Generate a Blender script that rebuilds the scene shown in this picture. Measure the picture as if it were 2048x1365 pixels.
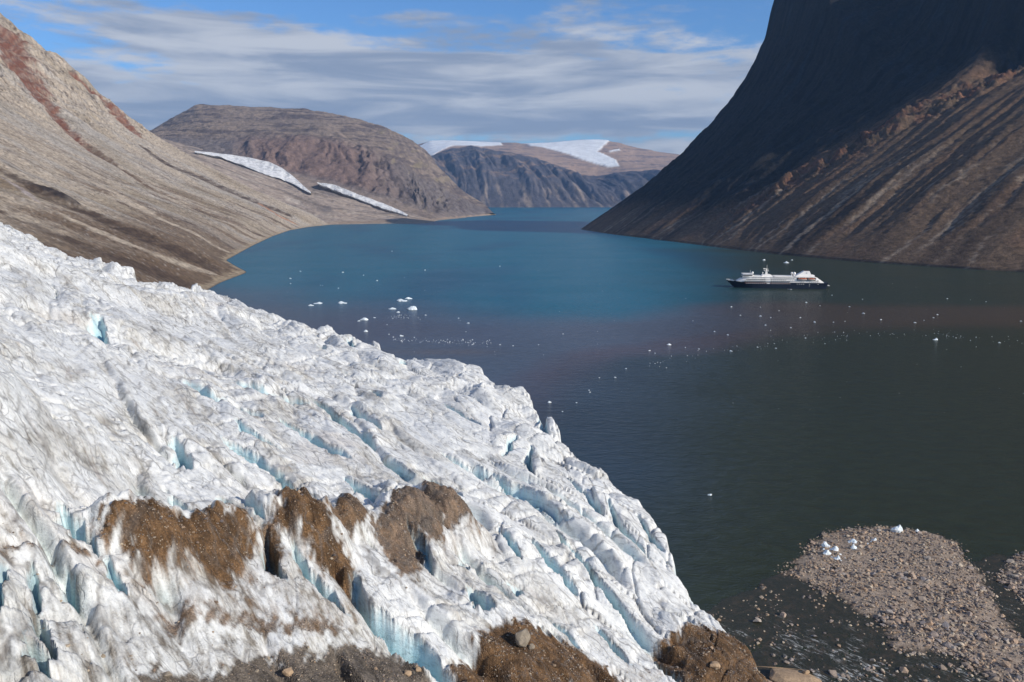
import bpy, bmesh, math, random
import numpy as np
from mathutils import Vector, Matrix

for o in list(bpy.data.objects):
    bpy.data.objects.remove(o)
scene = bpy.context.scene
COL = scene.collection
R = math.radians

# ------------------------------------------------------------------ camera
CAM_H, PITCH, LENS = 140.0, 10.13, 28.0
cam_d = bpy.data.cameras.new('camera')
cam_d.lens = LENS; cam_d.sensor_width = 36.0
cam_d.clip_start = 1.0; cam_d.clip_end = 120000.0
cam = bpy.data.objects.new('camera', cam_d); COL.objects.link(cam)
cam.location = (0, 0, CAM_H); cam.rotation_euler = (R(90 - PITCH), 0, 0)
scene.camera = cam

# ------------------------------------------------------------------ light
SUN_EL, SUN_AZ = 26.5, 119.0          # azimuth clockwise from +Y (the way the camera looks)
sd = Vector((math.sin(R(SUN_AZ)) * math.cos(R(SUN_EL)), math.cos(R(SUN_AZ)) * math.cos(R(SUN_EL)), math.sin(R(SUN_EL))))
sl = bpy.data.lights.new('sun', 'SUN'); sl.energy = 4.7; sl.angle = R(0.53); sl.color = (1.0, 0.925, 0.81)
sun = bpy.data.objects.new('sun', sl); COL.objects.link(sun)
sun.rotation_euler = sd.to_track_quat('Z', 'Y').to_euler()
sun.location = (300, -300, 600)

world = bpy.data.worlds.new('World'); scene.world = world; world.use_nodes = True
scene.view_settings.view_transform = 'Standard'; scene.view_settings.look = 'None'
scene.view_settings.exposure = 0.0; scene.view_settings.gamma = 1.0
scene.view_settings.use_curve_mapping = False


class NT:
    """small helper to write node trees"""
    def __init__(self, tree):
        self.t = tree; self.t.nodes.clear()
    def n(self, typ, **kw):
        nd = self.t.nodes.new(typ)
        ins = kw.pop('ins', {})
        for k, v in kw.items():
            setattr(nd, k, v)
        for k, v in ins.items():
            self.set(nd, k, v)
        return nd
    def set(self, nd, k, v):
        s = nd.inputs[k]
        if isinstance(v, bpy.types.NodeSocket):
            self.t.links.new(v, s)
        else:
            s.default_value = v
    def math(self, op, a, b=None, c=None, clamp=False):
        nd = self.n('ShaderNodeMath', operation=op); nd.use_clamp = clamp
        self.set(nd, 0, a)
        if b is not None: self.set(nd, 1, b)
        if c is not None: self.set(nd, 2, c)
        return nd.outputs[0]
    def ramp(self, x, lo, hi, a=0.0, b=1.0):
        nd = self.n('ShaderNodeMapRange', interpolation_type='SMOOTHSTEP')
        for k, v in (('Value', x), ('From Min', lo), ('From Max', hi), ('To Min', a), ('To Max', b)):
            self.set(nd, k, v)
        return nd.outputs['Result']
    def mix(self, f, a, b, blend='MIX'):
        nd = self.n('ShaderNodeMix', data_type='RGBA', blend_type=blend)
        self.set(nd, 0, f); self.set(nd, 6, a); self.set(nd, 7, b)
        return nd.outputs[2]
    def noise(self, vec, scale, detail=4, rough=0.55, dist=0.0):
        nd = self.n('ShaderNodeTexNoise', ins={'Scale': scale, 'Detail': detail, 'Roughness': rough, 'Distortion': dist})
        if vec is not None: self.set(nd, 'Vector', vec)
        return nd.outputs['Fac']
    def comb(self, x, y, z):
        nd = self.n('ShaderNodeCombineXYZ')
        self.set(nd, 0, x); self.set(nd, 1, y); self.set(nd, 2, z)
        return nd.outputs[0]


def build_world():
    w = NT(world.node_tree)
    sky = w.n('ShaderNodeTexSky', sky_type='NISHITA')
    sky.sun_disc = False; sky.sun_elevation = R(SUN_EL); sky.sun_rotation = R(SUN_AZ)
    sky.altitude = 100; sky.air_density = 1.0; sky.dust_density = 0.3; sky.ozone_density = 2.5
    tc = w.n('ShaderNodeTexCoord')
    sep = w.n('ShaderNodeSeparateXYZ', ins={0: tc.outputs['Generated']})
    X, Y, Z = sep.outputs
    az = w.math('ARCTAN2', X, Y)                      # 0 straight ahead, + to the right
    el = w.math('ARCSINE', Z)
    # lens-shaped layers: stretched along the horizon, tighter towards it
    elw = w.math('MULTIPLY', el, 1.0)
    p1 = w.comb(w.math('MULTIPLY', az, 4.2), w.math('MULTIPLY', elw, 22.0), 1.7)
    p2 = w.comb(w.math('MULTIPLY', az, 13.0), w.math('MULTIPLY', elw, 58.0), 5.2)
    p3 = w.comb(w.math('MULTIPLY', az, 34.0), w.math('MULTIPLY', elw, 95.0), 9.1)
    n1 = w.noise(p1, 1.0, 3, 0.5, 0.3)
    n2 = w.noise(p2, 1.0, 4, 0.55, 0.5)
    n3 = w.noise(p3, 1.0, 5, 0.6, 0.2)
    def blob(a0, e0, ra, re, amp):
        da = w.math('DIVIDE', w.math('SUBTRACT', az, a0), ra)
        de = w.math('DIVIDE', w.math('SUBTRACT', el, e0), re)
        r2 = w.math('ADD', w.math('MULTIPLY', da, da), w.math('MULTIPLY', de, de))
        return w.math('MULTIPLY', w.math('POWER', 2.718, w.math('MULTIPLY', r2, -1.0)), amp)
    cov = w.math('ADD', w.math('MULTIPLY', n1, 0.92), w.math('MULTIPLY', n2, 0.27))
    cov = w.math('ADD', cov, w.math('MULTIPLY', w.math('SUBTRACT', n3, 0.5), 0.24))
    for b in CLOUD_BLOBS:
        cov = w.math('ADD', cov, blob(*b))
    fac = w.ramp(cov, 0.575, 0.755)
    fac = w.math('MULTIPLY', fac, w.ramp(el, -0.02, 0.02))
    # brightness of the cloud: pale tops, blue-grey bases
    p4 = w.comb(w.math('MULTIPLY', az, 5.5), w.math('MULTIPLY', elw, 42.0), 3.3)
    n4 = w.noise(p4, 1.0, 5, 0.55, 0.5)
    n5 = w.noise(w.comb(w.math('MULTIPLY', az, 2.0), w.math('MULTIPLY', elw, 14.0), 8.8), 1.0, 2, 0.5, 0.2)
    br = w.ramp(w.math('ADD', w.math('MULTIPLY', n4, 0.62), w.math('MULTIPLY', n5, 0.38)), 0.40, 0.62)
    ccol = w.mix(br, (*CLOUD_DARK, 1), (*CLOUD_LIGHT, 1))
    skyc = w.mix(1.0, sky.outputs[0], (*SKY_TINT, 1), 'MULTIPLY')
    out = w.mix(w.math('MULTIPLY', fac, 0.92), skyc, ccol)
    bg = w.n('ShaderNodeBackground', ins={'Color': out, 'Strength': SKY_STRENGTH})
    o = w.n('ShaderNodeOutputWorld', ins={'Surface': bg.outputs[0]})


SKY_STRENGTH = 0.10
SKY_TINT = (0.66, 0.98, 1.38)
CLOUD_DARK = (3.0, 3.5, 4.5)
CLOUD_LIGHT = (6.3, 6.5, 6.9)
# azimuth, elevation (rad), radius az, radius el, amount
CLOUD_BLOBS = [(-0.40, 0.165, 0.32, 0.052, 0.26), (-0.10, 0.135, 0.22, 0.035, 0.20), (-0.20, 0.248, 0.22, 0.010, 0.20), (-0.42, 0.075, 0.3, 0.05, 0.15),
               (0.20, 0.125, 0.30, 0.050, 0.20), (-0.36, 0.226, 0.24, 0.011, -0.40), (0.06, 0.20, 0.22, 0.028, -0.06),
               (0.27, 0.235, 0.07, 0.012, 0.20), (0.10, 0.070, 0.4, 0.008, -0.10), (0.0, 0.09, 0.6, 0.03, 0.10)]
build_world()

# ------------------------------------------------------------------ numbers
F = LENS / 36.0 * 2048.0
_p = R(PITCH)
FWD = np.array([0, math.cos(_p), -math.sin(_p)]); UP = np.array([0, math.sin(_p), math.cos(_p)])


def ray(u, v):
    return FWD + (u - 1024.0) / F * np.array([1.0, 0, 0]) + (682.5 - v) / F * UP


def at(u, v, Y):
    """a point of the place at distance Y from the camera station"""
    d = ray(u, v); s = Y / d[1]
    return np.array([d[0] * s, Y, CAM_H + d[2] * s])


def on_level(u, v, z=0.0):
    d = ray(u, v); s = (z - CAM_H) / d[2]
    return np.array([d[0] * s, d[1] * s, z])


def project(P):
    P = np.asarray(P, float)
    q = P - np.array([0, 0, CAM_H])
    dz = q @ FWD; dz = np.where(np.abs(dz) < 1e-6, 1e-6, dz)
    return 1024 + F * q[..., 0] / dz, 682.5 - F * (q @ UP) / dz, dz


def lin(c):
    c = np.asarray(c, float) / 255.0
    return np.where(c <= 0.04045, c / 12.92, ((c + 0.055) / 1.055) ** 2.4)


def alb(r, g, b, k=1.0):
    return lin((r, g, b)) / k


_perm_cache = {}
def perlin(x, y, seed=0):
    if seed not in _perm_cache:
        rs = np.random.RandomState(seed + 1234)
        p = rs.permutation(512); a = rs.rand(512) * 2 * np.pi
        _perm_cache[seed] = (np.concatenate([p, p]).astype(np.int32), np.cos(a).astype(np.float32), np.sin(a).astype(np.float32))
    p, gx, gy = _perm_cache[seed]
    x = np.asarray(x, np.float64); y = np.asarray(y, np.float64)
    xf = np.floor(x); yf = np.floor(y)
    xi = xf.astype(np.int64) & 511; yi = yf.astype(np.int64) & 511
    fx = (x - xf).astype(np.float32); fy = (y - yf).astype(np.float32)
    xi1 = (xi + 1) & 511; yi1 = (yi + 1) & 511
    def g(ix, iy, dx, dy):
        h = p[p[ix] + iy]
        return gx[h] * dx + gy[h] * dy
    u = fx * fx * fx * (fx * (fx * 6 - 15) + 10); v = fy * fy * fy * (fy * (fy * 6 - 15) + 10)
    a = g(xi, yi, fx, fy); b = g(xi1, yi, fx - 1, fy)
    c = g(xi, yi1, fx, fy - 1); d = g(xi1, yi1, fx - 1, fy - 1)
    return ((a + u * (b - a)) + v * ((c + u * (d - c)) - (a + u * (b - a)))) * 1.5


def fbm(x, y, o=4, seed=0, gain=0.5, lac=2.03):
    s = 0; a = 1.0; t = 0
    for i in range(o):
        s = s + a * perlin(x, y, seed + i * 7); t += a
        x = x * lac + 3.7; y = y * lac + 1.3; a *= gain
    return s / t


def billow(x, y, o=3, seed=0, gain=0.5, lac=2.07):
    s = 0; a = 1.0; t = 0
    for i in range(o):
        s = s + a * np.abs(perlin(x, y, seed + i * 7)); t += a
        x = x * lac + 5.1; y = y * lac + 2.9; a *= gain
    return s / t


def cells(x, y, seed=0):
    """irregular blocks: random numbers of the block, offset from its centre, distance to its rim"""
    rs = np.random.RandomState(seed + 77); T = rs.rand(256, 256, 5).astype(np.float32)
    xi = np.floor(x).astype(np.int64); yi = np.floor(y).astype(np.int64)
    f1 = np.full(x.shape, 9.0, np.float32); f2 = f1.copy(); cx = np.zeros_like(f1); cy = np.zeros_like(f1); r = np.zeros(x.shape + (3,), np.float32)
    for i in (-1, 0, 1):
        for j in (-1, 0, 1):
            t = T[(xi + i) & 255, (yi + j) & 255]
            dx = (x - (xi + i + t[..., 0])).astype(np.float32); dy = (y - (yi + j + t[..., 1])).astype(np.float32)
            d = np.hypot(dx, dy); m = d < f1
            f2 = np.where(m, f1, np.minimum(f2, d)); f1 = np.where(m, d, f1)
            cx = np.where(m, dx, cx); cy = np.where(m, dy, cy); r = np.where(m[..., None], t[..., 2:], r)
    return r, cx, cy, f2 - f1


def sstep(x, a, b):
    t = np.clip((x - a) / (b - a), 0, 1)
    return t * t * (3 - 2 * t)


def lerp(a, b, t):
    return a + (b - a) * t


def mixc(c, col, m):
    return c + (np.asarray(col)[None, :] - c) * np.clip(m, 0, 1)[:, None]


def seg_dist(px, py, pts):
    """distance to a polyline; also parameter 0..1 along it and signed side"""
    best = np.full(px.shape, 1e9); par = np.zeros(px.shape); side = np.zeros(px.shape)
    L = [0]
    for i in range(len(pts) - 1):
        L.append(L[-1] + math.hypot(pts[i + 1][0] - pts[i][0], pts[i + 1][1] - pts[i][1]))
    for i in range(len(pts) - 1):
        ax, ay = pts[i][:2]; bx, by = pts[i + 1][:2]
        dx, dy = bx - ax, by - ay; l2 = dx * dx + dy * dy + 1e-9
        t = np.clip(((px - ax) * dx + (py - ay) * dy) / l2, 0, 1)
        qx = px - (ax + t * dx); qy = py - (ay + t * dy)
        d = np.hypot(qx, qy); m = d < best
        best = np.where(m, d, best); par = np.where(m, (L[i] + t * math.sqrt(l2)) / (L[-1] + 1e-9), par)
        side = np.where(m, np.sign(dx * qy - dy * qx), side)
    return best, par, side


def in_poly(px, py, poly):
    c = np.zeros(px.shape, bool); n = len(poly)
    for i in range(n):
        x1, y1 = poly[i][:2]; x2, y2 = poly[(i + 1) % n][:2]
        if y1 == y2: continue
        m = (y1 > py) != (y2 > py)
        c ^= m & (px < (x2 - x1) * (py - y1) / (y2 - y1) + x1)
    return c


def poly_sd(px, py, poly):
    d, _, _ = seg_dist(px, py, list(poly) + [poly[0]])
    return np.where(in_poly(px, py, poly), d, -d)


# ------------------------------------------------------------------ meshes
def tag(o, label=None, cat=None, group=None, kind=None):
    if label: o['label'] = label
    if cat: o['category'] = cat
    if group: o['group'] = group
    if kind: o['kind'] = kind
    return o


def raw_mesh(name, V, Fq, smooth=True):
    V = np.asarray(V, np.float32); Fq = np.asarray(Fq, np.int32)
    k = Fq.shape[1]
    me = bpy.data.meshes.new(name)
    me.vertices.add(len(V)); me.vertices.foreach_set('co', V.ravel())
    me.loops.add(Fq.size); me.loops.foreach_set('vertex_index', Fq.ravel())
    me.polygons.add(len(Fq)); me.polygons.foreach_set('loop_start', np.arange(0, Fq.size, k, dtype=np.int32))
    me.polygons.foreach_set('loop_total', np.full(len(Fq), k, np.int32))
    me.polygons.foreach_set('use_smooth', np.full(len(Fq), smooth, bool))
    me.update(calc_edges=True); me.validate()
    return me


def grid_faces(nr, nc):
    i = np.arange(nr - 1)[:, None] * nc + np.arange(nc - 1)[None, :]
    return np.stack([i, i + 1, i + nc + 1, i + nc], -1).reshape(-1, 4)


def attr(me, name, C):
    C = np.asarray(C, np.float32)
    if C.ndim == 1:
        a = me.attributes.new(name, 'FLOAT', 'POINT'); a.data.foreach_set('value', C)
    else:
        a = me.attributes.new(name, 'FLOAT_COLOR', 'POINT')
        if C.shape[1] == 3: C = np.concatenate([C, np.ones((len(C), 1), np.float32)], 1)
        a.data.foreach_set('color', C.ravel())


def link(name, me, mat=None, parent=None):
    o = bpy.data.objects.new(name, me); COL.objects.link(o)
    if mat is not None: me.materials.append(mat)
    if parent is not None: o.parent = parent
    return o


def material(name):
    m = bpy.data.materials.new(name); m.use_nodes = True
    return m, NT(m.node_tree)


def finish(w, color, rough=0.9, bump=None, bstr=0.3, bdist=1.0, spec=0.3, **extra):
    b = w.n('ShaderNodeBsdfPrincipled')
    w.set(b, 'Base Color', color); w.set(b, 'Roughness', rough); w.set(b, 'Specular IOR Level', spec)
    for k, v in extra.items(): w.set(b, k, v)
    if bump is not None:
        bn = w.n('ShaderNodeBump', ins={'Strength': bstr, 'Distance': bdist, 'Height': bump})
        w.set(b, 'Normal', bn.outputs[0])
    w.n('ShaderNodeOutputMaterial', ins={'Surface': b.outputs[0]})
    return b


def rock_material(name, fine, bdist, var=0.35, speck=0.0):
    """rock and scree: colour of the beds from the mesh, grain and relief from noise"""
    m, w = material(name)
    a = w.n('ShaderNodeAttribute', attribute_name='Col')
    pos = w.n('ShaderNodeNewGeometry').outputs['Position']
    n1 = w.noise(pos, fine, 6, 0.7)
    n2 = w.noise(pos, fine * 5.0, 3, 0.7)
    k = w.math('ADD', w.ramp(n1, 0.25, 0.75, 1 - var, 1 + var), w.math('MULTIPLY', w.math('SUBTRACT', n2, 0.5), var * 1.2))
    c = w.mix(1.0, a.outputs['Color'], w.comb(k, k, k), 'MULTIPLY')
    if speck:
        v = w.n('ShaderNodeTexVoronoi', feature='F1', ins={'Vector': pos, 'Scale': fine * 6})
        sp = w.math('MULTIPLY', w.ramp(v.outputs['Distance'], 0.10, 0.28, 1, 0), speck)
        c = w.mix(sp, c, w.mix(1.0, c, (2.0, 1.9, 1.75, 1), 'MULTIPLY'))
    h = w.math('ADD', n1, w.math('MULTIPLY', n2, 0.35))
    finish(w, c, 0.95, h, 0.9, bdist, 0.15)
    return m


def plain(name, rgb, rough=0.5, var=0.08, scale=0.6, spec=0.4, metal=0.0):
    m, w = material(name)
    tc = w.n('ShaderNodeTexCoord').outputs['Object']
    n = w.noise(tc, scale, 4, 0.6)
    k = w.ramp(n, 0.3, 0.7, 1 - var, 1 + var)
    c = w.mix(1.0, (*rgb, 1), w.comb(k, k, k), 'MULTIPLY')
    finish(w, c, rough, None, spec=spec, Metallic=metal)
    return m


# ================================================================== WATER
def build_water():
    nr, nc = 520, 420
    r = np.geomspace(40, 60000, nr); a = np.linspace(R(-60), R(60), nc)
    RR, AA = np.meshgrid(r, a, indexing='ij')
    X = (RR * np.sin(AA)).ravel(); Y = (RR * np.cos(AA) - 60).ravel()
    V = np.stack([X, Y, np.zeros_like(X)], 1)
    teal = alb(0, 108, 130) * 0.76; deep = alb(0, 84, 114) * 0.72; navy = alb(54, 70, 80) * 0.62
    slate = alb(62, 68, 46) * 0.6; plume = alb(110, 94, 102) * 0.62; brown = alb(98, 80, 64) * 0.6; silt = alb(134, 116, 104) * 0.55
    C = np.tile(teal, (len(X), 1))
    wob = fbm(X / 260, Y / 260, 4, 11)
    wob2 = fbm(X / 90, Y / 420, 3, 17)
    # darker streaks of open water
    C = mixc(C, deep, sstep(fbm(X / 300, Y / 900, 3, 5), -0.05, 0.5) * 0.7)
    # the near side, greyer and darker
    lower = [on_level(*p)[:2] for p in [(300, 640), (760, 640), (960, 640), (1160, 668), (1460, 640), (1700, 628), (2500, 640)]]
    up = [on_level(*p)[:2] for p in [(200, 560), (450, 580), (640, 604), (900, 628), (1120, 640), (1300, 622), (1500, 604), (2048, 612), (2600, 620)]]
    lo = [on_level(*p)[:2] for p in [(2600, 640), (2048, 652), (1800, 660), (1560, 676), (1420, 696), (1200, 722), (1150, 770), (1060, 830), (700, 1000), (200, 1200)]]
    near = [tuple(p) for p in lo] + [(-400, 60), (-400, -80), (900, -80), (2500, 300)]
    sdn = poly_sd(X, Y, near)
    sdn = sdn + wob * 30 + wob2 * 10
    xs = X / np.maximum(Y + 60, 1)
    side = lerp(navy[None, :], slate[None, :], sstep(xs + wob * 0.08, 0.05, 0.32)[:, None])
    C = C + (side - C) * sstep(sdn, -70, -25)[:, None]
    # right-hand side beyond the plume: slate green paints the dark wall's reflection
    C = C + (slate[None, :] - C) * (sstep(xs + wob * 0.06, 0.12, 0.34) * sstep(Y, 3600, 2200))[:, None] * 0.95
    pl = [tuple(p) for p in up] + [tuple(p) for p in lo]
    sdp = poly_sd(X, Y, pl) + wob * 55 + wob2 * 25
    sft = lerp(150.0, 55.0, sstep(xs, -0.05, 0.2)) * lerp(0.4, 1.0, sstep(Y, 650, 1000))
    f = sstep(sdp / sft, -1.0, 1.0) * sstep(Y, 250, 420) * lerp(0.72, 0.78, sstep(xs, -0.1, 0.2))
    pc = lerp(plume[None, :], brown[None, :], sstep(xs, 0.12, 0.4)[:, None])
    C = C + (pc - C) * (f * 0.92)[:, None]
    s0 = on_level(880, 705)
    C = mixc(C, silt, np.exp(-((X - s0[0]) / 42) ** 2 - ((Y - s0[1]) / 14) ** 2) * 0.9 * sstep(wob2, -0.6, 0.2))
    me = raw_mesh('water', V, grid_faces(nr, nc)); attr(me, 'Col', C)
    m, w = material('fjord_water')
    a_ = w.n('ShaderNodeAttribute', attribute_name='Col')
    pos = w.n('ShaderNodeNewGeometry').outputs['Position']
    mp = w.n('ShaderNodeMapping', ins={'Vector': pos, 'Scale': (0.6, 1.0, 1.0), 'Rotation': (0, 0, R(12))})
    n1 = w.noise(mp.outputs[0], 0.16, 4, 0.6, 0.4)
    n2 = w.noise(mp.outputs[0], 0.7, 3, 0.6)
    n3 = w.noise(mp.outputs[0], 0.008, 3, 0.5)
    h = w.math('ADD', w.math('MULTIPLY', n1, 1.0), w.math('MULTIPLY', n2, 0.28))
    calm = w.ramp(n3, 0.35, 0.65, 0.6, 1.0)
    bn = w.n('ShaderNodeBump', ins={'Strength': calm, 'Distance': 1.5, 'Height': h})
    k = w.ramp(n1, 0.3, 0.7, 0.88, 1.12)
    c = w.mix(1.0, a_.outputs['Color'], w.comb(k, k, k), 'MULTIPLY')
    fr = w.n('ShaderNodeFresnel', ins={'IOR': 1.33, 'Normal': bn.outputs[0]})
    fac = w.math('MINIMUM', w.math('MULTIPLY', fr.outputs[0], 0.75), 0.27)       # a ruffled sea never turns into a mirror
    df = w.n('ShaderNodeBsdfDiffuse', ins={'Color': c})
    gl = w.n('ShaderNodeBsdfGlossy', ins={'Color': (1, 1, 1, 1), 'Roughness': 0.2, 'Normal': bn.outputs[0]})
    mx = w.n('ShaderNodeMixShader', ins={0: fac, 1: df.outputs[0], 2: gl.outputs[0]})
    w.n('ShaderNodeOutputMaterial', ins={'Surface': mx.outputs[0]})
    o = link('water', me, m); tag(o, 'calm teal and silt-brown fjord water', None, kind='structure')


build_water()


# ================================================================== MOUNTAINS
def interp_rows(rows, n):
    rows = np.asarray(rows, float)
    x = np.linspace(0, len(rows) - 1, n)
    return np.stack([np.interp(x, np.arange(len(rows)), rows[:, k]) for k in range(rows.shape[1])], 1)


def smooth1(a, k, axis=0):
    if k < 1: return a
    pad = [(0, 0)] * a.ndim; pad[axis] = (k, k)
    b = np.pad(a, pad, mode='edge')
    c = np.cumsum(b, axis=axis, dtype=float)
    z = np.zeros_like(np.take(c, [0], axis=axis)); c = np.concatenate([z, c], axis)
    n = a.shape[axis]
    return (np.take(c, range(2 * k + 1, 2 * k + 1 + n), axis) - np.take(c, range(0, n), axis)) / (2 * k + 1)


class Field:
    """finds where a ray through (u, v) meets the front of a built slope"""
    def __init__(self, P, extra):
        u, v, d = project(P); self.u, self.v, self.e = u, v, extra
        self.d = d
    def find(self, u, v):
        q = (self.u - u) ** 2 + (self.v - v) ** 2 + np.where(self.d < 0, 1e9, 0)
        near = q < max(q.min(), 4.0) * 1.5
        i = np.flatnonzero(near); i = i[np.argmin(self.d[i])]
        return self.e[i]


def build_left_mountain():
    shore_px = [(415, 580), (440, 566), (495, 545), (470, 532), (452, 521), (505, 492), (545, 473), (580, 461), (620, 454), (666, 449.5)]
    sh = [on_level(*p)[:2] for p in shore_px]
    sh = [np.array([-330, 300]), np.array([-350, 700]), np.array([-380, 950])] + sh
    sh.append(sh[-1] + np.array([-180, 350])); sh.append(sh[-1] + np.array([-900, 500]))
    sh = np.array(sh)
    L = np.concatenate([[0], np.cumsum(np.hypot(*np.diff(sh, axis=0).T))])
    ns, nd = 760, 380
    # finer towards the camera
    yq = np.concatenate([np.linspace(0, 1, ns)])
    tq = L[-1] * (0.45 * yq + 0.55 * yq ** 1.8)
    bx = np.interp(tq, L, sh[:, 0]); by = np.interp(tq, L, sh[:, 1])
    bx = smooth1(bx, 4); by = smooth1(by, 4)
    dirx = np.interp(tq, [0, L[-3], L[-2], L[-1]], [-1, -1, -0.99, -0.9]); diry = np.interp(tq, [0, L[-3], L[-2], L[-1]], [0.0, 0.0, -0.12, -0.4])
    prof = np.array([(-60, -16), (0, 0), (14, 3.0), (40, 14), (108, 56), (269, 124), (422, 190), (586, 280), (720, 351), (810, 406), (955, 501), (1090, 599), (1208, 699),
                     (1361, 842), (1485, 918), (1667, 1074), (1757, 1166), (1950, 1330), (2250, 1500), (2800, 1600), (3600, 1500)])
    dq = np.concatenate([[-60, -20], np.geomspace(8, 3600 + 8, nd - 2) - 8])
    dq = 0.5 * dq + 0.5 * np.concatenate([[-60, -20], np.linspace(0, 2600, nd - 2) ** 1.0])
    dq = np.sort(dq)
    S, D = np.meshgrid(tq, dq, indexing='ij')
    BX, _ = np.meshgrid(bx, dq, indexing='ij'); BY, _ = np.meshgrid(by, dq, indexing='ij')
    DX, _ = np.meshgrid(dirx, dq, indexing='ij'); DY, _ = np.meshgrid(diry, dq, indexing='ij')
    pz = np.interp(dq, prof[:, 0], prof[:, 1]); pz = np.where(dq > 30, smooth1(pz, 3), pz)
    Z = pz[None, :] * np.interp(tq, [0, L[-3], L[-2], L[-1]], [1, 1, 0.80, 0.35])[:, None]
    X = BX + DX * D; Y = BY + DY * D
    s, d = S.ravel(), D.ravel(); X, Y, Z = X.ravel(), Y.ravel(), Z.ravel()
    F0 = Field(np.stack([X, Y, Z], 1), np.stack([s, d], 1))
    up = sstep(d, 10, 220); hi = sstep(d, 700, 1100)
    ws = s + 60 * fbm(s / 500, d / 500, 3, 41)
    # gullies and fans that run straight down the slope
    wj = ws + 26 * fbm(X / 70, Y / 70 + d / 90, 3, 48)
    g1 = fbm(ws / 190, d / 1600, 4, 42); g2 = fbm(wj / 60, d / 330, 4, 43); g3 = fbm(wj / 19, d / 95, 3, 44)
    rel = g1 * 30 * up * (0.25 + hi) + g2 * (4 + 7 * hi) * up + g3 * 1.6 * sstep(d, 5, 60)
    rough = billow(X / 130, (Y + Z) / 130, 4, 45)
    rel += hi * (rough - 0.3) * 70 + up * (1 - hi) * (billow(X / 40, Y / 40, 3, 46) - 0.3) * 5
    rel += fbm(X / 9, Y / 9, 2, 47) * 1.3 * sstep(d, 4, 30)
    # --- colours
    tan = alb(194, 178, 158, 1.25); pale = alb(188, 180, 170, 1.25); brown = alb(128, 106, 86, 1.3); dark = alb(98, 82, 70, 1.3)
    red = alb(146, 98, 76, 1.3); grey = alb(144, 138, 134, 1.3); beach = alb(194, 174, 146, 1.3); olive = alb(150, 134, 108, 1.25)
    C = np.tile(tan, (len(X), 1))
    C = mixc(C, pale, sstep(g1 + 0.5 * g2 + 0.4 * fbm(X / 60, Y / 60, 4, 85, 0.6), -0.1, 0.45) * 0.75)
    C = mixc(C, brown, sstep(fbm(ws / 150, d / 520, 4, 50) + 0.45 * g2 + 0.25 * fbm(X / 22, Y / 22, 4, 52, 0.65), 0.02, 0.24) * sstep(d, 950, 350) * 0.75 * sstep(fbm(X / 120, (Y + d) / 120, 4, 86, 0.6), -0.3, 0.15))
    C = mixc(C, dark, sstep(fbm(wj / 80, d / 300, 4, 51) + 0.35 * g3 + 0.2 * fbm(X / 18, Y / 18, 3, 59, 0.65), 0.12, 0.38) * sstep(d, 900, 200) * 0.8 * sstep(fbm(X / 90, (Y + d) / 90, 4, 87, 0.6), -0.2, 0.2))
    C = mixc(C, grey, sstep(fbm(ws / 40, d / 160, 4, 53), 0.1, 0.4) * hi * 0.7)
    C = mixc(C, dark, sstep(fbm(ws / 26, d / 90, 4, 54), 0.22, 0.45) * hi * 0.7)
    C = mixc(C, olive, sstep(fbm(X / 300, Y / 300, 3, 55), 0.0, 0.4) * 0.4)
    nearz = sstep(Y, 2900, 1700)
    C = mixc(C, brown * 0.85, sstep(d + 190 * fbm(ws / 160, d / 300, 4, 88), 330, 120) * 0.85 * nearz)
    # joints and ledges of the bare slabs, slanting down with the slope
    jt = np.abs(perlin(wj / 34 + d / 140, d / 120, 80)); jt2 = np.abs(perlin(wj / 13 + d / 60, d / 55, 81))
    C = mixc(C, dark * 0.75, sstep(jt, 0.07, 0.0) * hi * sstep(fbm(X / 110, Y / 110, 2, 82), -0.3, 0.15) * 0.95)
    C = mixc(C, dark * 0.8, sstep(jt2, 0.12, 0.0) * (0.25 + 0.65 * hi) * sstep(fbm(X / 80, Y / 80, 2, 83), -0.05, 0.35))
    rel -= hi * 5 * sstep(jt, 0.12, 0.0)
    sp = fbm(X / 5.5, (Y + Z) / 5.5, 3, 84, 0.7)
    C = mixc(C, dark * 0.8, sstep(sp, 0.16, 0.42) * 0.55 * sstep(d, 20, 80)); C = mixc(C, pale * 1.15, sstep(sp, -0.2, -0.45) * 0.5 * sstep(d, 20, 80))
    def band(px, wd, col, amt, depth, seed, nz=0.8):
        nonlocal C, rel
        pts = [F0.find(*p) for p in px]
        dist, par, _ = seg_dist(s, d, pts)
        w_ = np.interp(par, np.linspace(0, 1, len(wd)), wd)
        q = dist / w_ + 1.5 * nz * fbm(X / 75, (Y + d) / 75, 5, seed, 0.62) + 0.5 * fbm(wj / 14, d / 55, 3, seed + 3)
        mk = sstep(q, 1.2, 0.55)
        C = mixc(C, col, mk * amt * (0.65 + 0.5 * sstep(fbm(X / 25, d / 40, 3, seed + 9), -0.3, 0.3)))
        rel = rel - depth * np.exp(-(dist / w_) ** 2)
    band([(10, 60), (30, 110), (58, 160), (85, 200), (125, 240), (165, 280), (215, 320)], [95, 105, 90, 60, 45, 36, 30], red * 0.80, 0.95, 26, 60)
    band([(150, 150), (185, 180), (222, 208), (258, 248), (285, 275)], [20, 40, 45, 40, 20], red * 0.9, 0.95, 6, 61)
    band([(285, 290), (340, 330), (420, 362), (500, 398), (570, 425)], [22, 40, 60, 60, 45], dark * 1.0, 0.85, 4, 62, 0.5)
    band([(180, 285), (235, 330), (300, 372), (350, 395), (420, 425)], [20, 26, 26, 24, 20], brown, 0.9, 5, 63)
    band([(0, 335), (60, 365), (120, 400), (200, 430), (300, 480), (400, 520)], [32, 34, 36, 36, 40, 40], dark * 0.9, 0.9, 4, 64)
    band([(70, 370), (110, 385), (145, 402)], [16, 24, 14], alb(70, 62, 60, 1.25), 0.95, -8, 65, 0.4)
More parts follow.
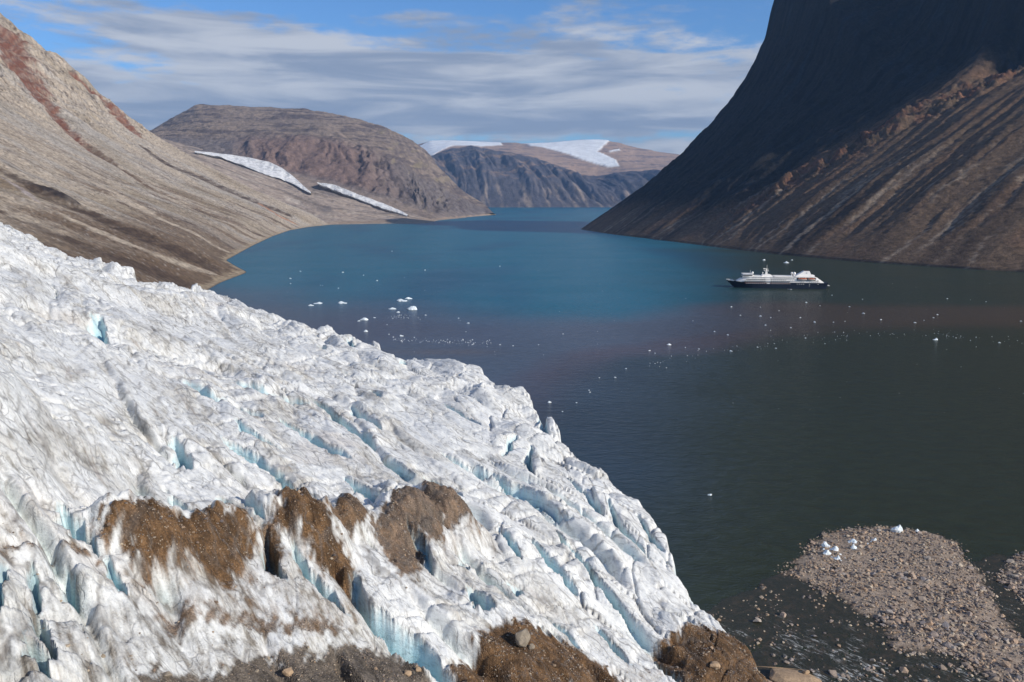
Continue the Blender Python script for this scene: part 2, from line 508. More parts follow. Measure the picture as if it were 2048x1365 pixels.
    band([(0, 350), (40, 375), (78, 405)], [4, 12, 3], alb(190, 176, 170, 1.25), 0.9, 0, 66, 0.3)
    band([(0, 420), (100, 460), (220, 510), (330, 550), (410, 572)], [20, 30, 34, 34, 20], dark, 0.85, 3, 67)
    band([(260, 400), (340, 430), (430, 470), (480, 500)], [14, 16, 16, 14], dark * 1.1, 0.8, 2, 68)
    band([(60, 400), (180, 455), (300, 505), (420, 545)], [12, 14, 16, 12], tan * 1.05, 0.9, 0, 69)
    band([(110, 320), (230, 385), (330, 440), (440, 495)], [30, 36, 36, 20], tan * 1.08, 0.85, 0, 70)
    band([(520, 405), (560, 432), (590, 445)], [10, 16, 12], alb(196, 140, 104, 1.25), 0.8, 0, 71)
    C = mixc(C, beach, sstep(d + 10 * g3 + 8 * g2 + 22 * fbm(ws / 70, d / 60, 4, 89, 0.6), 22, 8) * 0.85)
    C = mixc(C, alb(120, 100, 80, 1.25), sstep(d, 4, 1))
    # scree speckle
    C = C * (1 + 0.42 * fbm(X / 7, Y / 7, 2, 57)[:, None] + 0.25 * fbm(X / 22, Y / 22, 2, 58)[:, None] * sstep(d, 20, 60)[:, None])
    Z = Z + rel * sstep(d, 0, 60) * np.where(s > L[-3], 0.55, 1.0)
    me = raw_mesh('left_mountain', np.stack([X, Y, Z], 1), grid_faces(ns, nd)); attr(me, 'Col', np.clip(C, 0.01, 0.85))
    o = link('left_mountain', me, rock_material('tan_scree_rock', 0.10, 5.0, 0.32, 0.25))
    tag(o, 'tan and brown scree slope rising on the left shore', None, kind='structure')


def build_right_mountain():
    shore_px = [(2048, 545), (1950, 540), (1850, 533), (1700, 523), (1560, 510), (1440, 496), (1370, 487), (1290, 477), (1230, 470), (1190, 464), (1160, 459)]
    sh = [on_level(*p)[:2] for p in shore_px]
    sh = [np.array([1420, 500]), np.array([1180, 1000])] + sh
    sh.append(sh[-1] + np.array([60, 260])); sh.append(sh[-1] + np.array([900, 900]))
    sh = np.array(sh)
    L = np.concatenate([[0], np.cumsum(np.hypot(*np.diff(sh, axis=0).T))])
    ns, nd = 640, 360
    yq = np.linspace(0, 1, ns); tq = L[-1] * (0.5 * yq + 0.5 * yq ** 1.6)
    bx = smooth1(np.interp(tq, L, sh[:, 0]), 3); by = smooth1(np.interp(tq, L, sh[:, 1]), 3)
    Lt = L[-3]
    ti = [0, Lt * 0.45, Lt * 0.62, Lt * 0.8, Lt, L[-2], L[-1]]
    an = np.radians(np.interp(tq, ti, [30, 28, 22, 12, 0, -8, -50]))
    dirx = np.cos(an); diry = np.sin(an)
    tip = np.array([(-60, -30), (0, 0), (187, 126), (340, 242), (445, 333), (514, 395), (597, 487), (661, 569), (724, 660), (775, 760), (793, 812), (811, 843), (826, 934),
                    (849, 1025), (862, 1120), (1000, 1140), (1500, 1160), (2600, 1000)], float)
    near = np.array([(-60, -30), (0, 0), (150, 86), (320, 186), (480, 280), (640, 378), (800, 478), (900, 545), (1040, 640), (1090, 740), (1120, 850), (1150, 950), (1180, 1050),
                     (1220, 1120), (1300, 1180), (1500, 1200), (2600, 1100)], float)
    low = np.array([(-60, -30), (0, 0), (150, 86), (320, 186), (480, 280), (640, 372), (800, 455), (1000, 540), (1200, 600), (1600, 650), (2600, 600)], float)
    dq = np.concatenate([[-60, -20], 0.35 * (np.geomspace(8, 2608, nd - 2) - 8) + 0.65 * np.interp(np.linspace(0, 1, nd - 2), [0, 0.88, 1], [0, 1350, 2600])])
    S, D = np.meshgrid(tq, dq, indexing='ij')
    zt = smooth1(np.interp(dq, tip[:, 0], tip[:, 1]), 1); zn = smooth1(np.interp(dq, near[:, 0], near[:, 1]), 3); zl = smooth1(np.interp(dq, low[:, 0], low[:, 1]), 3)
    ks = sstep(tq, Lt * 0.62, Lt * 0.98)[:, None]
    s_cl = np.interp(2230, by, tq)
    shift = np.clip(dq - 1060, 0, 900)[None, :] * 1.9
    kl = sstep(tq[:, None], s_cl - 60 - shift, s_cl + 40 - shift)
    Z = lerp(lerp(zl[None, :], zn[None, :], kl), zt[None, :], ks)
    X = bx[:, None] + dirx[:, None] * D; Y = by[:, None] + diry[:, None] * D
    s, d = S.ravel(), D.ravel(); X, Y, Z = X.ravel(), Y.ravel(), Z.ravel()
    F0 = Field(np.stack([X, Y, Z], 1), np.stack([s, d], 1))
    up = sstep(d, 10, 200); hi = np.maximum(sstep(d, 880, 1000), sstep(d, 500, 700) * ks[:, 0].repeat(nd) * 0.6)
    ws = s + 50 * fbm(s / 400, d / 400, 3, 141)
    g1 = fbm(ws / 150, d / 1500, 4, 142); wj = ws + 22 * fbm(X / 60, Y / 60 + d / 80, 3, 159)
    g2 = fbm(ws / 44, d / 800, 3, 143); g3 = fbm(wj / 17, d / 110, 3, 144)
    calm = 1 - 0.5 * sstep(s, Lt * 0.85, Lt)
    wk = sstep(Y, 2450, 2750) * sstep(d, 40, 300)
    rel = (g1 * 24 + g2 * 9 + 6.5 * fbm(ws / 19 + 0.4 * g3, d / 420, 3, 168)) * up * calm + wk * calm * (fbm(ws / 210, d / 260, 4, 160) * 30 + (billow(ws / 70, d / 110, 4, 161, 0.6) - 0.3) * 24) + g3 * 2.4 * sstep(d, 5, 60) * (0.4 + 0.6 * calm)
    rel += hi * (billow(ws / 120, d / 300, 4, 145) - 0.3) * 60 * calm
    rel += sstep(s, Lt * 0.86, Lt * 0.97) * sstep(d, 150, 400) * (billow(d / 120, s / 260, 4, 166, 0.62) - 0.25) * 34
    rel += hi * (billow(X / 42, Y / 42 + Z / 60, 4, 167, 0.62) - 0.3) * 26 * calm
    # broken crags above the scree
    cd, cp, _ = seg_dist(X, Y, [(1750, 2470), (1624, 2510), (1350, 2500), (1135, 2520), (950, 2535), (770, 2590), (600, 2750)])
    crag = np.exp(-((cd + 40 * fbm(X / 120, Y / 120, 3, 149)) / 75) ** 2) * sstep(cp, 1.0, 0.75)
    rel += crag * (billow(X / 70, Y / 70, 5, 146, 0.68) - 0.15) * 85
    rel += up * (billow(X / 30, Y / 30, 3, 147) - 0.3) * 4.5 + fbm(X / 8, Y / 8, 2, 148) * 1.2 * sstep(d, 4, 30)
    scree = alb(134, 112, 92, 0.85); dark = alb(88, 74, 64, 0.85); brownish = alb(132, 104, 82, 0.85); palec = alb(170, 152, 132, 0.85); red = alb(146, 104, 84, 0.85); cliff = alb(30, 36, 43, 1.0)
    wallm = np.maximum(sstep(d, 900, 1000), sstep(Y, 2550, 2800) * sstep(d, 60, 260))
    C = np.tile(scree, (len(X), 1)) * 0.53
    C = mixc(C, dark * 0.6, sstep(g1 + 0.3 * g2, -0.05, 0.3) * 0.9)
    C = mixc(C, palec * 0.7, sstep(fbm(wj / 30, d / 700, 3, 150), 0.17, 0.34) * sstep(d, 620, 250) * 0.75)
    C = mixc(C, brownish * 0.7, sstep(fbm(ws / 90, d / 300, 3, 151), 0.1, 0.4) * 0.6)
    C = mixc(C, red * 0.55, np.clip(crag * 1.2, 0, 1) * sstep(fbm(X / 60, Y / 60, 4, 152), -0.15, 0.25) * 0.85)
    C = mixc(C, cliff * 0.6, wallm * (1 - crag) * 0.9)  # near-black blue puts the wall's shade into the rock colour
    C = mixc(C, cliff * 1.5, sstep(fbm(wj / 60, d / 200, 5, 163, 0.6), 0.08, 0.4) * wallm * 0.8)  # paler and darker streaks stand in for relief that the shade hides
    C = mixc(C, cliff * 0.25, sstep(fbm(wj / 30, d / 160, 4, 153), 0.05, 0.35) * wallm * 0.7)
    C = C * (1 + 0.5 * fbm(X / 6, Y / 6, 2, 157)[:, None] + 0.3 * fbm(X / 20, Y / 20, 2, 158)[:, None])
    C = mixc(C, alb(120, 108, 96, 0.9), sstep(d, 5, 2) * 0.8)
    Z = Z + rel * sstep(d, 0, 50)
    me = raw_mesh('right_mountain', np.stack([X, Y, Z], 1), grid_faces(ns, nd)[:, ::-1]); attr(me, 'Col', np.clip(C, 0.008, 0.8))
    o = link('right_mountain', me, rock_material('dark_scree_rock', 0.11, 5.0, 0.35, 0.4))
    tag(o, 'dark shaded cliff with brown scree along the right shore', None, kind='structure')




def grid_from_controls(rows, nr, nc, ks=3):
    """rows[i][j] = 3-D point; returns a smooth fine grid (nr x nc)"""
    A = np.array(rows, float)                      # (ri, cj, 3)
    x = np.linspace(0, A.shape[0] - 1, nr); y = np.linspace(0, A.shape[1] - 1, nc)
    B = np.stack([[np.interp(x, np.arange(A.shape[0]), A[:, j, k]) for k in range(3)] for j in range(A.shape[1])], 0)   # cj,3,nr
    G = np.zeros((nr, nc, 3))
    for k in range(3):
        for i in range(nr):
            G[i, :, k] = np.interp(y, np.arange(A.shape[1]), B[:, k, i])
    if ks:
        G = smooth1(smooth1(G, ks, 0), ks, 1)
    return G


def build_middle_mountain():
    z0 = lambda u, v: on_level(u, v)
    cols = [
        [at(180, 300, 6000), at(190, 290, 6300), at(200, 285, 6700), at(210, 280, 7300), at(220, 277, 8500)],
        [at(265, 300, 6000), at(270, 290, 6300), at(280, 280, 6700), at(290, 270, 7300), at(300, 262, 8500)],
        [at(345, 302, 6000), at(350, 292, 6300), at(360, 277, 6700), at(362, 252, 7400), at(352, 229, 8500)],
        [at(420, 325, 6000), at(425, 305, 6200), at(425, 285, 6600), at(410, 243, 7400), at(388, 208, 8600)],
        [at(470, 335, 6000), at(470, 312, 6200), at(470, 284, 6600), at(460, 244, 7400), at(425, 208, 8700)],
        [at(540, 352, 5900), at(540, 325, 6100), at(545, 282, 6500), at(540, 245, 7400), at(520, 212, 8700)],
        [at(640, 380, 5800), at(640, 345, 6000), at(640, 284, 6500), at(640, 250, 7300), at(610, 216, 8700)],
        [at(740, 407, 5600), at(735, 370, 5850), at(720, 300, 6400), at(720, 265, 7200), at(690, 230, 8600)],
        [at(830, 433, 5500), at(820, 395, 5800), at(800, 330, 6300), at(785, 288, 7000), at(765, 251, 8300)],
        [z0(868, 441), at(860, 415, 5800), at(850, 365, 6400), at(840, 325, 7000), at(822, 280, 8000)],
        [z0(920, 436), at(912, 415, 6300), at(905, 388, 6800), at(893, 362, 7300), at(872, 329, 7900)],
        [z0(965, 432), at(955, 424, 6700), at(947, 411, 7000), at(940, 401, 7300), at(926, 382, 7700)],
        [z0(1003, 428.6), at(1000, 427.6, 7150), at(995, 424.5, 7250), at(990, 421, 7400), at(984, 417, 7550)],
    ]
    rows = []
    for j, c in enumerate(cols):
        base = c[0].copy(); foot = base + np.array([20, -150, 0]); foot[2] = base[2] - 60
        crest = c[-1]
        b1 = crest + np.array([120, 700, -0.10 * crest[2] - 15]); b2 = crest + np.array([500, 2200, 0]); b2[2] = -20
        if j >= 10:
            b1 = crest + np.array([-40, 250, -0.6 * crest[2]]); b2 = crest + np.array([-120, 600, 0]); b2[2] = -30
        rows.append([foot] + c + [b1, b2])
    A = np.transpose(np.array(rows), (1, 0, 2))
    nr, nc = 250, 430
    G = grid_from_controls(A, nr, nc, 0)
    G = smooth1(smooth1(G, 5, 0), 6, 1)
    # keep the water line where it is
    t = np.broadcast_to(np.linspace(0, 7, nr)[:, None], (nr, nc)).ravel(); s = np.broadcast_to(np.linspace(0, 12, nc)[None, :], (nr, nc)).ravel()
    P = G.reshape(-1, 3); X, Y, Z = P.T.copy()
    face = sstep(t, 1.4, 2.0) * sstep(t, 3.5, 2.9) * sstep(s, 3.5, 5.0)
    wsl = sstep(s, 11.6, 9.2)
    a1 = s * 300 + 25 * fbm(X / 200, Y / 200, 3, 201)
    a1 = a1 + 60 * fbm(X / 140, (Y + Z) / 140, 3, 215)
    gl = billow(a1 / 170 + 0.4 * fbm(X / 400, Y / 400, 2, 216), Z / 420, 4, 202, 0.6)
    rel = face * (gl - 0.25) * 105 * wsl * (0.5 + sstep(fbm(s * 0.9, t * 0.4, 2, 217), -0.3, 0.3)) + (billow(X / 260, Y / 260, 4, 203) - 0.3) * 45 * sstep(t, 1, 2) * (0.05 + 0.95 * wsl)
    rel += fbm(X / 60, Y / 60, 3, 204) * 9 * sstep(t, 1, 1.6) * (0.1 + 0.9 * wsl)
    rel *= sstep(s, 12, 11)
    tanp = alb(160, 142, 126, 1.3); dk = alb(98, 88, 88, 1.3); redc = alb(142, 117, 106, 1.3); grey = alb(132, 122, 118, 1.3); tal = alb(164, 146, 132, 1.3)
    C = np.tile(grey, (len(X), 1))
    top = sstep(t, 2.9, 3.4)
    st = fbm((X + 0.3 * Y) / 700, Z / 34 + (X) / 1500, 4, 205) + 0.3 * fbm(X / 150, Y / 150, 3, 206)
    C = mixc(C, tanp, top * 0.9)
    C = mixc(C, dk, top * sstep(st + 0.25 * fbm(X / 60, Y / 90, 4, 218, 0.65), -0.1, 0.25) * 0.75)
    C = mixc(C, tanp, sstep(t, 4.2, 4.9) * sstep(st, 0.35, 0.0) * 0.8)
    C = mixc(C, redc, face * sstep(s, 8.5, 6.5) * 0.8)
    C = mixc(C, dk * 0.85, face * sstep(gl, 0.16, 0.04) * 0.8)
    C = mixc(C, dk, sstep(s, 7.0, 8.5) * sstep(fbm(a1 / 50, Z / 260, 4, 207), -0.15, 0.3) * 0.55 * sstep(t, 1.3, 1.8))
    C = mixc(C, alb(150, 136, 110, 1.25), sstep(s, 7.0, 8.0) * sstep(fbm(X / 90, Z / 120, 4, 208), 0.15, 0.4) * 0.7)
    C = mixc(C, tal, sstep(t, 1.75, 1.35) * sstep(s, 10.5, 8.0) * 0.85)
    C = mixc(C, alb(180, 156, 134, 1.3), sstep(Z + 10 * fbm(X / 90, Y / 90, 3, 219), 14, 5) * 0.8)
    C = C * (1 + 0.28 * fbm(X / 28, (Y + Z) / 28, 3, 209)[:, None])
    Z = Z + rel * sstep(Z, 2, 40)
    fm_ = grid_faces(nr, nc); fm_ = fm_[(s[fm_] < 11.72).all(1)]
    me = raw_mesh('middle_mountain', np.stack([X, Y, Z], 1), fm_); attr(me, 'Col', np.clip(C, 0.01, 0.8))
    o = link('middle_mountain', me, rock_material('plateau_rock', 0.022, 16.0, 0.28))
    tag(o, 'rounded brown mountain with a reddish cliff band beyond the left shore', None, kind='structure')


def build_moraine():
    z0 = lambda u, v: on_level(u, v)
    near = [at(290, 295, 5500), at(340, 315, 5300), at(393, 335, 5150), at(506, 392, 4900), at(600, 428, 4700), z0(655, 450), z0(700, 449), z0(760, 448), z0(800, 447.6), z0(850, 447.4), z0(866, 444.5), z0(874, 441.5), z0(935, 435.5)]
    back = [at(300, 272, 6500), at(345, 284, 6400), at(400, 298, 6350), at(520, 330, 6250), at(600, 358, 6150), at(660, 376, 6050), at(710, 391, 5950), at(770, 410, 5800), at(805, 421, 5700), at(835, 431, 5600), at(862, 437, 5500), at(880, 437, 5600), at(940, 432, 6400)]
    rows = []
    for a, b in zip(near, back):
        m1 = lerp(a, b, 0.33); m2 = lerp(a, b, 0.66)
        f = a + np.array([0, -120, -40.0])
        e = b + np.array([0, 200, -10.0])
        rows.append([f, a, m1, m2, b, e])
    A = np.transpose(np.array(rows), (1, 0, 2))
    nr, nc = 130, 300
    G = smooth1(smooth1(grid_from_controls(A, nr, nc, 0), 2, 0), 5, 1)
    t = np.broadcast_to(np.linspace(0, 5, nr)[:, None], (nr, nc)).ravel(); s = np.broadcast_to(np.linspace(0, 12, nc)[None, :], (nr, nc)).ravel()
    X, Y, Z = G.reshape(-1, 3).T.copy()
    st = fbm(t * 2.6 + 0.4 * fbm(s * 1.2, t * 2, 3, 300), s * 0.35, 4, 301)
    st2 = fbm(t * 9 + 0.4 * fbm(s * 2, t * 3, 3, 302), s * 0.9, 3, 303)
    rel = (st * 26 + st2 * 9 + fbm(X / 50, Y / 50, 3, 304) * 5) * sstep(Z, 3, 40)
    C = np.tile(alb(186, 168, 152, 1.25), (len(X), 1))
    C = mixc(C, alb(140, 126, 114, 1.25), sstep(st, 0.0, 0.35) * 0.8)
    C = mixc(C, alb(126, 118, 114, 1.25), sstep(st2, 0.12, 0.35) * 0.7)
    C = mixc(C, alb(208, 194, 178, 1.25), sstep(st2, -0.15, -0.4) * 0.7)
    C = mixc(C, alb(182, 160, 138, 1.25), sstep(Z, 20, 8) * 0.8)
    C = C * (1 + 0.3 * fbm(X / 22, Y / 22, 3, 305)[:, None])
    me = raw_mesh('moraine', np.stack([X, Y, Z + rel], 1), grid_faces(nr, nc)); attr(me, 'Col', np.clip(C, 0.01, 0.8))
    MID = bpy.data.objects['middle_mountain'].data; vm = np.empty(len(MID.vertices) * 3, np.float32); MID.vertices.foreach_get('co', vm)
    allv = np.concatenate([np.stack([X, Y, Z + rel], 1), vm.reshape(-1, 3).astype(float)]); FM = Field(allv, allv)
    o = link('moraine', me, rock_material('moraine_rubble', 0.03, 10.0, 0.28))
    tag(o, 'pale rubble fan spreading from the side valley to the shore', None, kind='structure')
    # the two strips of valley ice
    ice_m, w = material('valley_ice')
    pos = w.n('ShaderNodeNewGeometry').outputs['Position']
    n = w.noise(pos, 0.035, 5, 0.7)
    c = w.mix(w.ramp(n, 0.35, 0.6), (0.55, 0.55, 0.54, 1), (0.84, 0.83, 0.81, 1))
    finish(w, c, 0.7, n, 0.8, 14.0, 0.3)
    strips = [([(388, 302), (439, 307), (490, 314), (538, 324), (562, 335), (585, 352), (604, 370), (622, 385)],
               [(390, 305), (439, 314), (490, 333), (534, 351), (560, 358), (585, 368), (603, 378), (621, 387)], (6150, 5850), 'white valley glacier tongue below the reddish cliff, the upper longer strip'),
              ([(634, 365), (666, 369), (690, 378), (714, 388), (745, 399), (776, 411), (800, 421), (816, 430)],
               [(636, 368), (666, 380), (690, 389), (714, 398), (745, 410), (772, 419), (798, 427), (814, 432)], (5930, 5520), 'thin white ice strip just above the shore, lower of the two valley glaciers')]
    for q, (U, Lw, (ya, yb), lab) in enumerate(strips):
        n_, m_ = 120, 22
        U2 = interp_rows(U, n_); L2 = interp_rows(Lw, n_)
        ii = np.arange(n_) / 7.0; U2[:, 1] += 1.2 * fbm(ii, ii * 0 + q, 4, 320, 0.65); L2[:, 1] += 2.2 * fbm(ii, ii * 0 + q + 5, 4, 321, 0.65)
        P = np.zeros((n_, m_, 3))
        kn = np.linspace(0, n_ - 1, 26).astype(int); yk = np.zeros((26, 5))
        for a_, i in enumerate(kn):
            for b_ in range(5):
                f = b_ / 4
                yk[a_, b_] = FM.find(lerp(L2[i, 0], U2[i, 0], f), lerp(L2[i, 1], U2[i, 1], f))[1]
        yk = np.minimum(yk, np.median(yk, axis=1)[:, None] + 150); yk = smooth1(smooth1(yk, 2, 0), 1, 1)
        for i in range(n_):
            for j in range(m_):
                f = j / (m_ - 1)
                row = [np.interp(i, kn, yk[:, b_]) for b_ in range(5)]
                P[i, j] = at(lerp(L2[i, 0], U2[i, 0], f), lerp(L2[i, 1], U2[i, 1], f), np.interp(f * 4, range(5), row) - 70)
        x, y = P[..., 0], P[..., 1]
        P[..., 2] += (billow(x / 60, y / 60 + P[..., 2] / 30, 4, 310 + q, 0.6) - 0.25) * 11 * np.sin(np.linspace(0, np.pi, m_))[None, :]
        foot = P[:, :1].copy(); foot[..., 1] += 90; foot[..., 2] -= 25
        bk = P[:, -1:].copy(); bk[..., 1] += 250; bk[..., 2] -= 50
        P = np.concatenate([foot, P, bk], 1)
        me = raw_mesh('valley_glacier', P.reshape(-1, 3), grid_faces(n_, m_ + 2)[:, ::-1])
        o = link('valley_glacier', me, ice_m); tag(o, lab, 'glacier', 'valley glaciers', None)


def build_far():
    zs = lambda u: on_level(u, 415.3)
    # front ridge with dark gullied cliffs
    top = [(780, 330), (840, 318), (862, 311), (903, 295), (947, 293), (991, 301), (1060, 311), (1108, 328), (1159, 347), (1200, 352), (1244, 343), (1313, 340), (1400, 338), (1500, 340)]
    rows = []
    for (u, v) in top:
        b = zs(u); f = b + np.array([0, -200, -60])
        c1 = at(u, lerp(415, v, 0.30), b[1] + 350); c2 = at(u, lerp(415, v, 0.58), b[1] + 700); c3 = at(u, lerp(415, v, 0.82), b[1] + 1300); c4 = at(u, v, b[1] + 2000)
        e = c4 + np.array([0, 900, -120])
        rows.append([f, b, c1, c2, c3, c4, e])
    A = np.transpose(np.array(rows), (1, 0, 2)); nr, nc = 110, 330
    G = smooth1(smooth1(grid_from_controls(A, nr, nc, 0), 2, 0), 4, 1)
    X, Y, Z = G.reshape(-1, 3).T.copy()
    t = np.broadcast_to(np.linspace(0, 6, nr)[:, None], (nr, nc)).ravel()
    g = billow((X + 0.3 * Y) / 420 + 0.2 * fbm(X / 300, Z / 300, 3, 400), Z / 1500, 4, 401)
    rel = (g - 0.25) * 330 * sstep(t, 1.2, 2.2) * sstep(t, 5.2, 4.0) + (billow(X / 300, Y / 300, 3, 402) - 0.3) * 60 * sstep(t, 1.2, 2)
    dk = alb(92, 88, 92, 1.2); pale = alb(150, 134, 120, 1.2); tan = alb(158, 132, 110, 1.2)
    C = np.tile(dk, (len(X), 1))
    C = mixc(C, pale, sstep(fbm((X + .3 * Y) / 150, Z / 500, 4, 403), 0.0, 0.3) * sstep(Z, 480, 250) * 0.9)
    C = mixc(C, tan, sstep(fbm(X / 500, Z / 60, 4, 404), 0.05, 0.3) * sstep(Z, 420, 560) * 0.7)
    C = mixc(C, dk * 0.7, sstep(fbm(X / 260, Z / 160, 4, 405), 0.1, 0.35) * 0.6)
    C = C * (1 + 0.35 * fbm(X / 70, Z / 70, 3, 406)[:, None])
    me = raw_mesh('far_ridge', np.stack([X, Y, Z + rel], 1), grid_faces(nr, nc)); attr(me, 'Col', np.clip(C, 0.01, 0.8))
    o = link('far_ridge', me, rock_material('far_cliff_rock', 0.008, 35.0, 0.25)); tag(o, 'dark bluish cliffs across the far end of the fjord', None, kind='structure')
    # the low dark foot at the right end
    # plateau with the ice cap
    crest = [(780, 296), (820, 292), (841, 288), (861, 281.5), (900, 282), (950, 284), (991, 286), (1026, 285), (1050, 288), (1101, 286), (1159, 281), (1190, 280), (1214, 281), (1244, 288), (1278, 297), (1323, 305), (1360, 310), (1420, 318), (1500, 325)]
    rows = []
    for (u, v) in crest:
        vf = np.interp(u, [p[0] for p in top], [p[1] for p in top]) + 14
        a = at(u, vf - 6, 15700); b = at(u, lerp(vf, v, 0.5), 16900); c = at(u, v + 1, 18600); d_ = at(u, v, 19700)
        rows.append([a + np.array([0, -300, -250]), a, b, c, d_, d_ + np.array([0, 2500, -500])])
    A = np.transpose(np.array(rows), (1, 0, 2)); nr, nc = 90, 330
    G = smooth1(smooth1(grid_from_controls(A, nr, nc, 0), 2, 0), 3, 1)
    X, Y, Z = G.reshape(-1, 3).T.copy()
    F0 = Field(G.reshape(-1, 3), np.stack([X, Y], 1))
    tan = alb(178, 150, 128, 1.2); dk = alb(126, 112, 108, 1.2)
    st = fbm(X / 900, Z / 45, 4, 410)
    C = mixc(np.tile(tan, (len(X), 1)), dk, sstep(st, 0.05, 0.3) * 0.8)
    ice = np.zeros(len(X))
    for poly in [[(836, 292), (861, 281), (920, 281), (1000, 284), (1005, 289), (960, 292), (905, 291), (885, 299), (865, 310), (846, 316)],
                 [(1046, 285), (1101, 283), (1159, 279), (1222, 279), (1207, 291), (1195, 302), (1215, 311), (1233, 320), (1237, 332), (1222, 334), (1180, 324), (1140, 310), (1100, 298), (1060, 291)],
                 [(1218, 302), (1240, 298), (1243, 301), (1222, 304)]]:
        q = [tuple(F0.find(*p)) for p in poly]
        ice = np.maximum(ice, sstep(poly_sd(X, Y, q) + 35 * fbm(X / 200, Y / 200, 3, 411), -25, 25))
    rel = (billow(X / 700, Y / 700, 3, 412) - 0.3) * 50 * (1 - ice) + ice * 18
    C = mixc(C * (1 + 0.2 * fbm(X / 90, Y / 120, 3, 413)[:, None]), (0.82, 0.83, 0.83), ice)
    me = raw_mesh('far_plateau', np.stack([X, Y, Z + rel], 1), grid_faces(nr, nc)); attr(me, 'Col', np.clip(C, 0.01, 0.85))
    o = link('far_plateau', me, rock_material('far_plateau_rock', 0.006, 25.0, 0.15)); tag(o, 'tan plateau carrying a white ice cap and outlet tongue', None, kind='structure')


build_left_mountain()
build_right_mountain()
build_middle_mountain()
build_moraine()
build_far()
# ================================================================== GLACIER
# height of the ice at points read off the slope (u, v, z)
ICE_PTS = [(-160, 405, 132), (0, 447, 119), (100, 485, 108), (200, 515, 97), (300, 565, 84), (415, 592, 73), (520, 620, 64), (640, 655, 56), (740, 690, 51), (870, 715, 46), (960, 760, 42),
           (1065, 805, 37), (1130, 890, 31), (1230, 970, 24), (1300, 1040, 19), (1365, 1130, 14), (1400, 1215, 6), (1480, 1285, 5), (1530, 1365, 3),
           (-160, 620, 118), (0, 560, 108), (200, 620, 92), (400, 680, 74), (600, 740, 60), (800, 820, 49), (1000, 920, 38), (1200, 1080, 25), (1330, 1220, 14),
           (-200, 800, 104), (0, 720, 98), (200, 780, 84), (400, 850, 70), (600, 920, 58), (800, 1000, 47), (1000, 1100, 35), (1200, 1240, 20),
           (-200, 1000, 92), (0, 900, 87), (200, 960, 77), (400, 1030, 66), (600, 1100, 54), (800, 1180, 43), (1000, 1280, 30), (1150, 1365, 19),
           (0, 1080, 80), (200, 1120, 72), (400, 1200, 60), (600, 1280, 49), (800, 1365, 37), (0, 1240, 74), (200, 1300, 64), (400, 1365, 54), (0, 1365, 70), (-200, 1365, 80),
           (1350, 1365, 10), (1300, 1330, 13)]
